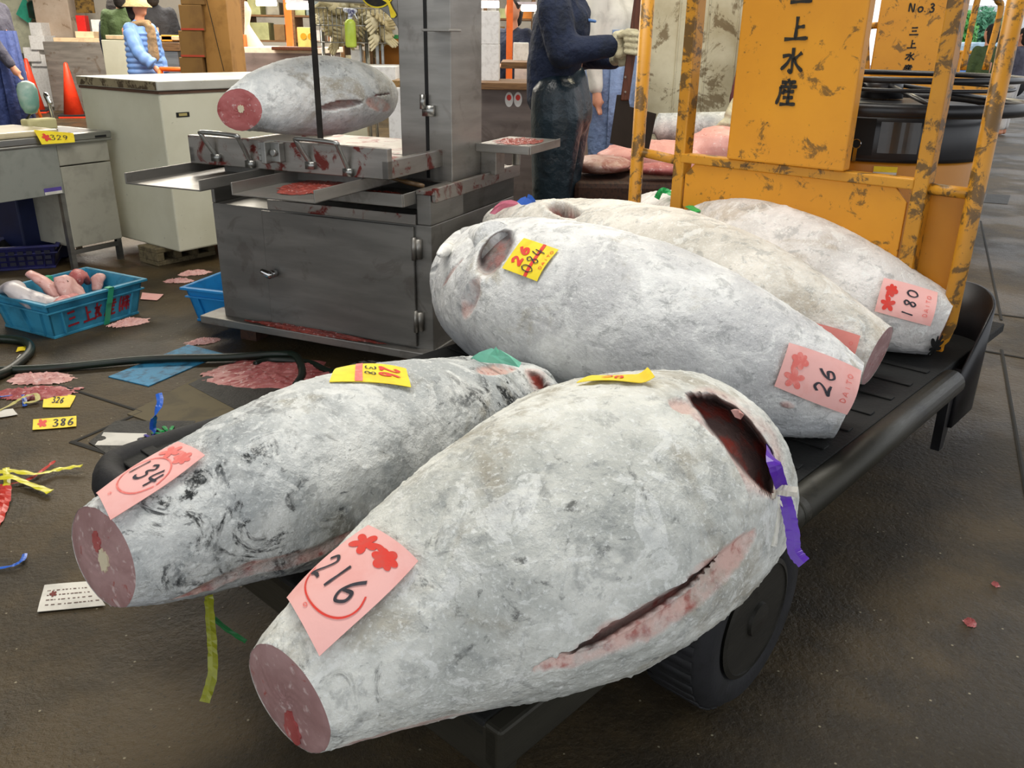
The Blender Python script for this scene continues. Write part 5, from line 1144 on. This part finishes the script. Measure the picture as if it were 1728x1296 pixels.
mb = MB(); a, b = D(1100, 215, 5.55), D(1250, 212, 5.5); mb.tube(smoothpts([a, a*.7+b*.3+V((0, 0, .0)), a*.3+b*.7, b], 6), [.04]*2+[.085]*17, 20); own(mb.build('tuna_tail', FR['b'], None, True), 'grey frozen tuna tail section lying behind the pink meat', 'tuna tail')
mb = MB(); bx = D(985, 352, 4.9); mb.box(W0, (bx.x-.18, bx.x+.1), (4.9, 5.2), (0, .30)); ob = own(mb.build('carton', FOAM, bevel=.004), 'white and red carton under the block table', 'carton'); mb = MB(); mb.box(W0, (bx.x-.14, bx.x+.08), (4.896, 4.9), (.2, .28)); mb.build('red_print', INKR, ob)
mb = MB(); bx = D(1050, 352, 4.9); mb.box(W0, (bx.x-.1, bx.x+.15), (4.9, 5.2), (0, .31)); own(mb.build('carton', FOAM, bevel=.004), 'plain pale carton under the block table beside the yellow pole', 'carton')
# ---------------------------------------------------------------- pillars
def pillar(name, x0, x1, Y, dep, mat, ribs=0):
    a = D(x0, 100, Y).x; b = D(x1, 100, Y).x; mb = MB(); mb.box(W0, (a, b), (Y, Y+dep), (0, 4.6)); 
    for i in range(ribs): x = a+(b-a)*(i+.5)/ribs; mb.box(W0, (x, x+.012), (Y-.012, Y), (0, 4.6))
    return struct(mb.build(name, mat, bevel=.01))
pillar('wall_pillar_right', 1066, 1262, 6.3, .6, CONC, 4); pillar('wall_pillar_left', 72, 130, 16.6, .6, CONCP)
a = D(1037, 100, 6.6).x; mb = MB(); mb.box(W0, (a, a+.09), (6.6, 6.7), (0, 4.6)); struct(mb.build('trim_20', simple('olive_pipe', '7d7c4a', .6)))
# generic front-facing boxes
def fb(name, x0, y0, x1, y1, Y, dy, mat, label, cat, group=None, bevel=.005, zb=None):
    ym = (y0+y1)/2; a = D(x0, ym, Y).x; b = D(x1, ym, Y).x; xm = (x0+x1)/2; zt_ = D(xm, y0, Y).z; z0_ = max(D(xm, y1, Y).z, 0) if zb is None else zb
    mb = MB(); mb.box(W0, (a, b), (Y, Y+dy), (z0_, zt_)); o = mb.build(name, mat, bevel=bevel); own(o, label, cat, group)
    o['_x'] = a; return o, (a, b, z0_, zt_)
# left background
fb('steel_counter', 80, 71, 180, 165, 15.3, .9, STEELC, 'stained stainless counter cabinet in front of the left pillar', 'counter', zb=0)
fb('chest_freezer', 178, 68, 262, 165, 10.8, .4, ENAM, 'pale green white freezer cabinet behind the woman in blue', 'freezer', zb=.02)
fb('counter_board', 90, 64, 180, 71, 15.3, .9, simple('cream_board', 'e3c49c', .6), 'short cream board on top of the stained steel counter', 'counter top')
fb('counter_board', 178, 60, 300, 67, 10.8, .6, simple('cream_board', 'e3c49c', .6), 'long cream counter board behind the woman in blue', 'counter top')
fb('plastic_tray', 127, 53, 158, 64, 15.4, .4, simple('cream_tray', 'e8cda6', .5), 'cream tray with yellow mark on the left counter', 'tray')
fb('red_case', 130, 26, 145, 64, 15.9, .15, simple('red_case_paint', 'e0231a', .4), 'red case standing upright beside the left pillar', 'case')
fb('white_bucket', 155, 33, 173, 64, 15.85, .3, FOAM, 'white bucket left of the person in green', 'bucket')
fb('sign_board', 126, -12, 157, 22, 16.5, .04, simple('ochre_sign', '8a6a2c', .7, c2='3c2c14', scale=14), 'ochre painted board hanging beside the left pillar', 'sign')
fb('orange_basket', 272, 59, 290, 70, 10.8, .3, simple('orange_yellow', 'e0a030', .5), 'orange yellow basket on the counter right of the woman in blue', 'basket')
fb('wooden_counter', 262, 72, 302, 86, 10.6, .8, WOOD, 'wooden topped counter edge right of the woman in blue', 'counter')
fb('steel_counter', 264, 86, 302, 125, 10.7, .8, STEELL, 'plain steel counter side right of the woman in blue', 'counter', zb=.05)
for i, (x0, y0, x1, y1, l) in enumerate([(50, 60, 76, 84, 'upper white foam box stacked left of the pale pillar'), (40, 80, 66, 104, 'white foam box at the left of the foam stack'), (52, 92, 86, 112, 'printed grey foam box in the foam stack'), (55, 112, 90, 142, 'lowest white foam box in front of the pale pillar'), (0, 95, 20, 122, 'cream crate at the left edge behind the orange barrier'), (0, 122, 40, 145, 'lower cream crate behind the orange barrier'), (50, 38, 70, 60, 'white and blue printed box on top of the foam stack')]):
    fb('foam_box', x0, y0, x1, y1, (16.0+.05*i if i not in (4, 5) else 16.3), .4, FOAM if i != 4 and i != 5 else simple('cream_crate', 'd8c4a0', .6), l, 'foam box', 'foam boxes by the left pillar', zb=0 if i in (3, 5) else None)
fb('stall_partition', 4, -20, 52, 90, 17.2, .05, simple('cream_panel', 'dcdcc0', .7), 'cream panel behind the person in navy apron', 'panel')
mb = MB(); mb.prism([D(x, y, 17.0) for x, y in [(40, -6), (58, 25), (49, 40), (27, 24)]], V((0, .02, 0))); own(mb.build('plastic_sheet', simple('teal_sheet', '3fb898', .5)), 'teal sheet hanging as a diamond on the cream panel', 'sheet')
mb = MB(); q = D(62, 17, 16.9); mb.lathe(q, [(.08, -.15), (.15, -.13), (.15, .10), (.10, .15), (.01, .16)], 20); own(mb.build('dark_bucket', simple('dark_green_bucket', '1d3a30', .4), None, True), 'dark green bucket hanging right of the teal sheet', 'bucket')
mb = MB(); mb.box(W0, (-15.7, -9.9), (15.7, 17.5), (0, .12)); own(mb.build('low_platform', simple('pale_plinth', 'cfc3b0', .9)), 'low pale concrete platform below the foam boxes', 'platform')
def cone(px, py, h, label):
    c = G(px, py); t = thing('traffic_cone', c, label, 'traffic cone', 'red traffic cones')
    mb = MB(); mb.lathe(c, [(.13*h/.7, .03), (.03, h-.02), (.012, h)], 24); mb.build('cone', CONE, t, True)
    mb = MB(); mb.box(frame(c, .3), (-.2, .2), (-.2, .2), (0, .03)); mb.build('base', CONE, t, bevel=.006); mb = MB(); mb.box(frame(c, .3), (-.205, .205), (-.205, .205), (.03, .05)); mb.build('black_weight', RUB, t)
cone(60, 190, .85, 'red traffic cone below the foam boxes at the far left'); cone(126, 198, .82, 'red traffic cone peeping over the left end of the chest freezer'); 
c_ = D(242, 122, 8.25); mb = MB(); mb.lathe(V((c_.x, 8.25, 0)), [(.17, .0), (.17, .02), (.03, .80), (.012, .83)], 20); own(mb.build('traffic_cone', CONE, None, True), 'red traffic cone tip showing below the woman in blue', 'traffic cone')
def barrier(x0, x1, Y, zt_, label):
    a = D(x0, 100, Y).x; b = D(x1, 100, Y).x; t = thing('orange_barrier', V(((a+b)/2, Y, 0)), label, 'barrier'); mb = MB(); mb.cyl(V((a, Y, zt_)), V((b, Y, zt_)), .022, n=10); mb.build('top_rail', ORG, t, True)
    mb = MB(); mb.cyl(V((a, Y, .25)), V((b, Y, .25)), .015, n=10); mb.build('lower_rail', ORG, t, True)
    for x in (a, b):
        for s in (-.28, .28): mb = MB(); mb.cyl(V((x, Y, zt_)), V((x+s*.35, Y+s, 0)), .02, n=10); mb.build('leg', ORG, t, True)
barrier(-60, 25, 11.2, .98, 'orange tubular A frame barrier at the far left'); barrier(268, 345, 8.9, .93, 'orange barrier between the woman in blue and the cardboard')
# cardboard stack
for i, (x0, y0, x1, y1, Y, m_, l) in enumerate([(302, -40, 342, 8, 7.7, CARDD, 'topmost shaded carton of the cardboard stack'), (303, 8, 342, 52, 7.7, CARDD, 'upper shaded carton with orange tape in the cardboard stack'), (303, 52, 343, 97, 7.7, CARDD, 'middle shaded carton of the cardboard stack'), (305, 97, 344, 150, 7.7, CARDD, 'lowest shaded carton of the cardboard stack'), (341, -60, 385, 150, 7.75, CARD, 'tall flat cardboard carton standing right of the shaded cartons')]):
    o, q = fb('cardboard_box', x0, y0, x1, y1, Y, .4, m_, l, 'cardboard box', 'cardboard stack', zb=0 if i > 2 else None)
    if i in (1, 2):
        mb = MB(); mb.box(W0, (q[0], q[1]), (Y-.002, Y), (q[2]+.005, q[2]+.02)); mb.build('red_tape', simple('red_tape', 'a8391c', .6), o)
mb = MB(); mb.tube(smoothpts([D(346, -10, 7.73), D(356, 30, 7.72), D(368, 80, 7.72), D(378, 120, 7.73)], 5), .003, 6); own(mb.build('thin_cord', HOLE), 'thin dark cord hanging down the tall carton', 'cord')
# stall behind the freezer
fb('steel_counter', 384, 89, 536, 135, 9.0, 1.2, steel('mauve_steel', '988a86', .5, amt=.2, metal=.5), 'long mauve grey steel counter behind the tuna on the saw', 'counter', zb=.02)
fb('counter_board', 382, 80, 540, 90, 9.0, 1.2, simple('bright_board', 'e8dcc8', .5), 'pale counter top behind the tuna on the saw', 'counter top')
fb('wooden_board', 458, 79, 530, 85, 8.9, .5, HANDW, 'red brown cutting board under the yellow tin on the stall', 'cutting board')
q = fb('yellow_tin', 502, 46, 526, 80, 8.95, .2, simple('yellow_tin_paint', 'e6cf74', .5), 'square yellow tin with orange dots on the stall', 'tin')[1]
for i, dx in enumerate((.06, .13)): mb = MB(); mb.cyl(V((q[0]+dx, 8.949, q[2]+.1)), V((q[0]+dx, 8.945, q[2]+.1)), .03, n=16); mb.build('orange_dot', simple('orange_dot', 'd89a18', .5), bpy.data.objects['yellow_tin'])
fb('orange_bag', 384, 58, 412, 82, 9.1, .25, ORG, 'orange carrier bag on the stall right of the tall carton', 'bag')
mb = MB(); mb.prism([D(x, y, 9.2) for x, y in [(411, 0), (420, 18), (416, 42), (428, 60), (448, 88), (410, 88), (412, 40)]], V((0, .12, 0))); own(mb.build('draped_sheet', simple('cream_sheet', 'ecd9c2', .7), bevel=.02), 'cream plastic sheet draped down to the stall counter', 'sheet')
rr = random.Random(3)
pal = [simple('goods_%s' % n, c, .7) for n, c in (('cream', 'd8d4b4'), ('pale_green', 'b8c08c'), ('grey', '9a9a8c'), ('white', 'e6e6e4'), ('brown', '8c6f48'), ('blue_grey', '7d8e94'), ('orange', 'd88a38'))]
sh = thing('stall_shelf', D(470, 60, 10.6)-V((0, 0, 1)), 'tall wooden shelving full of goods behind the stall counter', 'shelf')
xa = D(414, 40, 10.6).x; xb = D(900, 40, 10.6).x
for z in (.9, 1.2, 1.47, 1.75): mb = MB(); mb.box(W0, (xa, xb), (10.6, 11.0), (z-.02, z)); mb.build('shelf_board', WOOD, sh)
for i in range(7): x = xa+(xb-xa)*i/6; mb = MB(); mb.box(W0, (x-.02, x+.02), (10.58, 11.0), (0, 2.3)); mb.build('shelf_post', WOOD, sh)
for z in (.9, 1.2, 1.47, 1.75):
    x = xa+.03
    while x < xb-.15:
        w = rr.uniform(.08, .22); h = rr.uniform(.1, .23); mb = MB(); mb.box(W0, (x, x+w), (10.65, 10.9), (z, z+h)); own(mb.build('goods_box', rr.choice(pal), bevel=.004), 'small packaged goods box standing on the stall shelving', 'box', 'goods on the stall shelving'); x += w+rr.uniform(.01, .08)
# orange posts and lamps
for i, (x, Y, l) in enumerate([(486, 9.6, 'slim orange post rising behind the stall counter left of the saw blade'), (860, 8.6, 'orange post right of the saw column'), (403, 10.4, 'brown wooden post beside the orange bag')]):
    a = D(x, 40, Y); mb = MB(); mb.box(W0, (a.x-.03, a.x+.03), (Y, Y+.06), (0, 2.8)); own(mb.build('stall_post', ORG if i < 2 else WOOD), l, 'post')
for i, (x0, x1, y, Y, l) in enumerate([(433, 466, 5, 9.8, 'left glowing lamp tube over the stall'), (484, 526, 11, 9.6, 'glowing lamp tube just left of the saw blade'), (812, 842, 8, 9.0, 'glowing lamp right of the saw column'), (868, 905, 14, 9.4, 'glowing lamp above the person at the stall')]):
    a, b = D(x0, y, Y), D(x1, y, Y); t = thing('stall_lamp', (a+b)/2, l, 'lamp', 'lamps over the stalls'); mb = MB(); mb.cyl(a, b, .028, n=12); mb.build('tube', LAMP, t, True); mb = MB(); mb.box(W0, (a.x, b.x), (Y-.05, Y+.05), (a.z+.035, a.z+.06)); mb.build('shade', simple('lamp_shade', 'c8c4d0', .5), t)
# wire basket of gloves
YB = 6.4
bk = thing('wire_basket_stand', V((D(590, 50, YB).x, YB, 0)), 'wire basket on steel legs overflowing with cream work gloves', 'basket stand')
a = D(532, 40, YB); b = D(648, 40, YB); zt_ = D(590, 14, YB).z; zb_ = D(590, 72, YB).z
mb = MB()
for i in range(17):
    x = a.x+(b.x-a.x)*i/16
    for y in (YB, YB+.35): mb.cyl(V((x, y, zb_)), V((x, y, zt_)), .0028, n=6)
for z in (zb_, (zb_+zt_)/2, zt_):
    for y in (YB, YB+.35): mb.cyl(V((a.x, y, z)), V((b.x, y, z)), .004, n=6)
    for x in (a.x, b.x): mb.cyl(V((x, YB, z)), V((x, YB+.35, z)), .004, n=6)
mb.build('wire_grid', STEELL, bk, True)
for x in (a.x+.04, b.x-.13):
    for y in (YB+.02, YB+.33): mb = MB(); mb.cyl(V((x, y, 0)), V((x, y, zb_+.08)), .012, n=10); mb.build('leg', STEELL, bk, True)
GM = [simple('glove_cotton_%d' % i, c, .9, bump=.4) for i, c in enumerate(('c9bd98', 'b8a980', 'd4caa8'))]
def workglove(c, rz, tilt, mat):
    R3 = Matrix.Rotation(rz, 3, 'Z') @ Matrix.Rotation(tilt, 3, 'X'); f = lambda x, y, z: V(c)+R3 @ V((x, y, z)); mb = MB()
    mb.caps(f(0, 0, -.05), .028, f(0, 0, .0), .036, 8); mb.caps(f(-.015, 0, 0), .03, f(.015, 0, .01), .03, 8)
    for i in range(4): mb.caps(f(-.033+.022*i, 0, .02), .012, f(-.04+.026*i, .015, .075+(.01 if i in (1, 2) else 0)), .009, 8)
    mb.caps(f(.03, 0, -.02), .012, f(.06, .01, .02), .010, 8); return mb
g0 = workglove((0, 0, 0), 0, 0, 0); gb = None; cnt = 0
gm_ = []
for q in range(3): o = g0.build('work_glove', GM[q], None, True); own(o, 'cream cotton work glove heaped in the wire basket', 'glove', 'gloves in the wire basket'); gm_.append(o)
rr = random.Random(8)
for i in range(84):
    o = gm_[i % 3] if i < 3 else gm_[i % 3].copy()
    if i >= 3: COL.objects.link(o)
    u = rr.random(); zz = zb_+.03+rr.random()*(zt_-zb_+.03-(.10 if u > .7 else 0))
    o.location = (a.x+.04+u*(b.x-a.x-.06), YB+.04+rr.random()*.28, zz); o.rotation_euler = (rr.uniform(0, 6), rr.uniform(0, 6), rr.uniform(0, 6))
sp = D(591, 45, YB-.08); t = thing('spray_bottle', sp-V((0, 0, .12)), 'yellow green spray bottle hooked on the front of the wire basket', 'spray bottle')
zq0 = D(590, 80, YB-.08).z; zq1 = D(590, 32, YB-.08).z
mb = MB(); mb.lathe(V((sp.x, sp.y, 0)), [(.030, zq0), (.038, zq0+.01), (.038, zq1-.03), (.03, zq1-.01), (.014, zq1)], 24); mb.build('bottle', simple('lime_liquid', 'b9cf4e', .25), t, True)
mb = MB(); mb.caps(V((sp.x, sp.y, zq1)), .016, V((sp.x+.01, sp.y, zq1+.04)), .018); mb.caps(V((sp.x-.03, sp.y, zq1+.055)), .016, V((sp.x+.04, sp.y, zq1+.05)), .014); mb.caps(V((sp.x+.03, sp.y, zq1+.04)), .006, V((sp.x+.05, sp.y, zq1)), .005); mb.build('trigger_head', simple('white_blue_plastic', 'dfe4ec', .4, c2='2c2c5a', scale=20), t, True, remesh=.006)
# cartons right of basket
o, q = fb('cardboard_box', 650, 36, 700, 73, 6.6, .35, simple('warm_carton', 'b07a38', .85), 'brown carton with white and green label beside the glove basket', 'cardboard box')
mb = MB(); mb.box(W0, (q[0]+.05, q[0]+.17), (6.596, 6.6), (q[2]+.03, q[2]+.14)); lb_ = mb.build('carton_label', WHP, o); mb = MB(); mb.box(W0, (q[0]+.05, q[0]+.17), (6.594, 6.598), (q[2]+.03, q[2]+.055)); mb.build('green_strip', simple('green_print', '2f8f4a', .6), lb_)
fb('cardboard_box', 640, 74, 700, 126, 6.7, .4, simple('amber_carton', '9a6320', .85), 'amber carton under the labelled brown carton', 'cardboard box')
fb('foam_box', 655, 148, 705, 215, 5.6, .5, FOAM, 'white foam box right of the tuna head on the saw', 'foam box', zb=.3)
fb('foam_box', 600, 112, 668, 160, 6.0, .5, FOAM, 'white foam box covered in crumpled plastic behind the saw tuna', 'foam box')
fb('wooden_tray', 660, 136, 700, 151, 5.65, .3, simple('stained_tray', '8a6a3a', .7, c2='2a1a10', scale=20), 'small wooden tray with dark stains on a foam box', 'tray')
for i, (x0, x1) in enumerate(((606, 611), (616, 621), (624, 629), (634, 640), (643, 648))): fb('tool_handle', x0, 74, x1, 118, 6.5, .03, (STEELL, WOOD, WOOD, STEELL, STEELL)[i], ('steel', 'first wooden', 'second wooden', 'grey', 'pale')[i]+' tool handle leaning under the glove basket', 'tool handle')
fb('white_jug', 592, 84, 608, 104, 6.5, .15, FOAM, 'white jug with teal band below the spray bottle', 'jug')
# between saw column and worker
fb('steel_counter', 812, 150, 905, 330, 5.7, .9, steel('mauve_steel_dark', '857973', .42, amt=.3, metal=.6), 'steel counter with two round stickers behind the saw', 'counter', zb=.03)
fb('wooden_board', 808, 140, 905, 152, 5.6, .6, WOOD, 'thick wooden board on the counter behind the saw column', 'cutting board')
ctr = [o for o in bpy.data.objects if o.name.startswith('steel_counter') and 'stickers' in o.get('label', '')][0]
for x in (859, 874):
    q = D(x, 168, 5.698); mb = MB(); mb.prism([q+V((.026*math.cos(t), 0, .045*math.sin(t))) for t in [2*math.pi*i/24 for i in range(24)]], V((0, -.002, 0))); s_ = mb.build('round_sticker', simple('sticker_white', 'e8e6e0', .5), ctr)
    mb = MB(); mb.prism([q+V((.015*math.cos(t), -.0022, .012+.018*math.sin(t))) for t in [2*math.pi*i/16 for i in range(16)]], V((0, -.001, 0))); mb.build('red_print', INKR, s_)
for i, (x0, y0, x1, y1, l) in enumerate([(812, 18, 842, 75, 'upper white foam box stacked right of the saw column'), (812, 75, 842, 140, 'lower white foam box stacked right of the saw column')]): fb('foam_box', x0, y0, x1, y1, 5.9, .4, FOAM, l, 'foam box')
fb('white_crate', 866, 72, 892, 106, 7.6, .3, FOAM, 'bright white crate on the stall behind the worker', 'crate'); fb('wooden_shelf', 845, 105, 905, 116, 7.0, .9, WOOD, 'wooden shelf plank under the bright white crate', 'shelf'); fb('pink_crate', 868, 116, 905, 142, 7.0, .3, simple('pinkish_white', 'e6cfc4', .6), 'pinkish white crate under the wooden shelf plank', 'crate', zb=0)
fb('steel_counter', 1000, 128, 1040, 300, 6.2, .7, steel('mauve_steel_c', '8a7c74', .5, amt=.3, metal=.4), 'mauve counter between the worker and the pale apron', 'counter', zb=.02)
fb('partition_board', 990, -20, 1022, 120, 6.9, .05, simple('white_blue_panel', 'cfd3da', .6), 'white panel behind the worker with the cleaver', 'panel')
# ---------------------------------------------------------------- second turret truck
Y2 = 5.9
t2 = thing('turret_truck', V((D(1550, 60, Y2).x, Y2, 0)), 'second yellow turret truck marked No.3 parked behind the first', 'turret truck')
def X2(x, y=60, dy=0): return D(x, y, Y2+dy)
a, b = X2(1490, 60), X2(1612, 60); zb_ = X2(1550, 128).z; mb = MB(); q0 = X2(1485, 128); q1 = X2(1600, 128); mb.box(W0, (a.x-.04, b.x-.04), (Y2, Y2+.02), (zb_, 1.9)); s2 = mb.build('sign_panel', YEL, t2, bevel=.004)
mb = MB(); zz = lambda y: X2(1550, y).z
xx = lambda x: X2(x, 60).x
f2 = lambda x, y: V((x, Y2-.003, y))
hN = zz(6)-zz(20)
for ch, x0 in (('N', 1526), ('o', 1541), ('.', 1551), ('3', 1560)): glyph(mb, f2, ch, xx(x0), zz(20), (xx(x0+11)-xx(x0))*(.8 if ch != '.' else .4), hN, .010, .1)
for ch, y in (('san', 60), ('ue', 82), ('mizu', 103), ('san2', 124)): glyph(mb, f2, ch, xx(1533), zz(y), xx(1550)-xx(1533), zz(y-15)-zz(y), .010, .4)
mb.build('sign_lettering', INKB, s2)
for P in ([(1464, 150), (1462, 60), (1470, 44), (1500, 44)], [(1625, 118), (1640, 40), (1652, -10)], [(1662, 118), (1688, 20), (1684, 2), (1672, -6), (1600, -8)]):
    mb = MB(); mb.tube(smoothpts([X2(x, y, .05) for x, y in P], 6), .020, 10); mb.build('guard_rail', YELD, t2, True)
mb = MB(); mb.box(W0, (a.x-.1, b.x+.4), (Y2, Y2+.06), (.3, zb_)); mb.build('lower_panel', YEL, t2, bevel=.01)
mb = MB(); mb.box(W0, (a.x-.1, b.x+.4), (Y2+.06, Y2+1.5), (.3, .4)); mb.build('bed_platform', BED, t2, bevel=.01)
for x in (a.x, b.x+.2):
    mb = MB(); mb.cyl(V((x, Y2+.4, .2)), V((x+.12, Y2+.4, .2)), .2, n=28); mb.build('wheel', RUB, t2, True)
# ---------------------------------------------------------------- outdoors at the right
def tree(px, Y, z0, z1, rad, label, mat, seed):
    c = D(px, 60, Y); t = thing('tree', V((c.x, Y, 0)), label, 'tree'); rr = random.Random(seed); mb = MB(); mb.tube([V((c.x, Y, 0)), V((c.x+.05, Y, z0)), V((c.x, Y, (z0+z1)/2))], [.14, .11, .06], 10); mb.build('trunk', WOODD, t, True)
    mb = MB()
    for i in range(1500):
        a = rr.uniform(0, 6.28); u = rr.uniform(-1, 1); q = rr.random()**.35; s_ = math.sqrt(1-u*u); p = V((c.x+rad*q*s_*math.cos(a), Y+rad*q*s_*math.sin(a), (z0+z1)/2+(z1-z0)/2*q*u)); e = V((rr.uniform(-1, 1), rr.uniform(-1, 1), rr.uniform(-1, 1))).normalized()*.14; f_ = e.orthogonal().normalized()*.07
        mb.add([p-e, p+f_, p+e, p-f_], [(0, 1, 2, 3)])
    mb.build('crown', mat, t)
LEAF = simple('leaf_green', '4f9e4a', .6, c2='6fbe62', scale=3); LEAF2 = simple('leaf_blue_green', '5fa07a', .6, c2='3f7a5c', scale=3)
tree(1617, 30, .6, 2.35, .55, 'narrow bright green tree outside at the left', LEAF, 1); tree(1655, 37, .5, 2.7, .95, 'broad blue green tree outside behind the person in olive', LEAF2, 2)
wt = simple('outside_white', 'e8eaea', .8)
fb('distant_building', 1585, 10, 1850, 100, 42, 2, wt, 'pale building beyond the trees outside the market', 'building', zb=0)
vq = thing('van', V((D(1655, 90, 24).x, 24, 0)), 'teal and white van parked outside behind the person in olive', 'van'); x0 = D(1636, 90, 24).x; x1 = D(1672, 90, 24).x
mb = MB(); mb.box(W0, (x0, x1+1.2), (24, 25.6), (.3, .85)); mb.build('body', simple('teal_van', '9fd4d6', .4), vq, bevel=.08); mb = MB(); mb.box(W0, (x0+.1, x1+1.0), (24.05, 25.5), (.85, 1.35)); mb.build('cab', simple('pale_blue_glass', 'a8c4d4', .2), vq, bevel=.1)
for x in (x0+.15, x1+.8): mb = MB(); mb.cyl(V((x, 23.98, .3)), V((x, 24.15, .3)), .3, n=24); mb.build('wheel', RUB, vq, True)
x0 = D(1602, 98, 16).x; x1 = D(1640, 98, 16).x; ct = thing('hand_cart', V(((x0+x1)/2, 16, 0)), 'distant yellow railed cart outside seen past the guard post', 'cart')
for x in (x0, (x0+x1)/2, x1): mb = MB(); mb.cyl(V((x, 16, 0)), V((x, 16, 1.15)), .03, n=8); mb.build('rail_post', YEL, ct, True)
for z in (.5, 1.15): mb = MB(); mb.cyl(V((x0, 16, z)), V((x1, 16, z)), .03, n=8); mb.build('rail', YEL, ct, True)
cq = thing('car', V((D(1612, 100, 20).x, 20, 0)), 'small blue car seen behind the yellow railed cart', 'car'); x0 = D(1603, 100, 20).x; mb = MB(); mb.box(W0, (x0, x0+1.0), (20, 21.6), (.25, .75)); mb.build('body', simple('blue_car', '4f74a8', .3), cq, bevel=.1); mb = MB(); mb.box(W0, (x0+.15, x0+.85), (20.3, 21.3), (.75, 1.1)); mb.build('cabin', simple('car_glass', '30363c', .2), cq, bevel=.1)
for x in (x0+.1, x0+.75): mb = MB(); mb.box(W0, (x, x+.15), (20, 20.3), (0, .35)); mb.build('wheel', RUB, cq, bevel=.05)
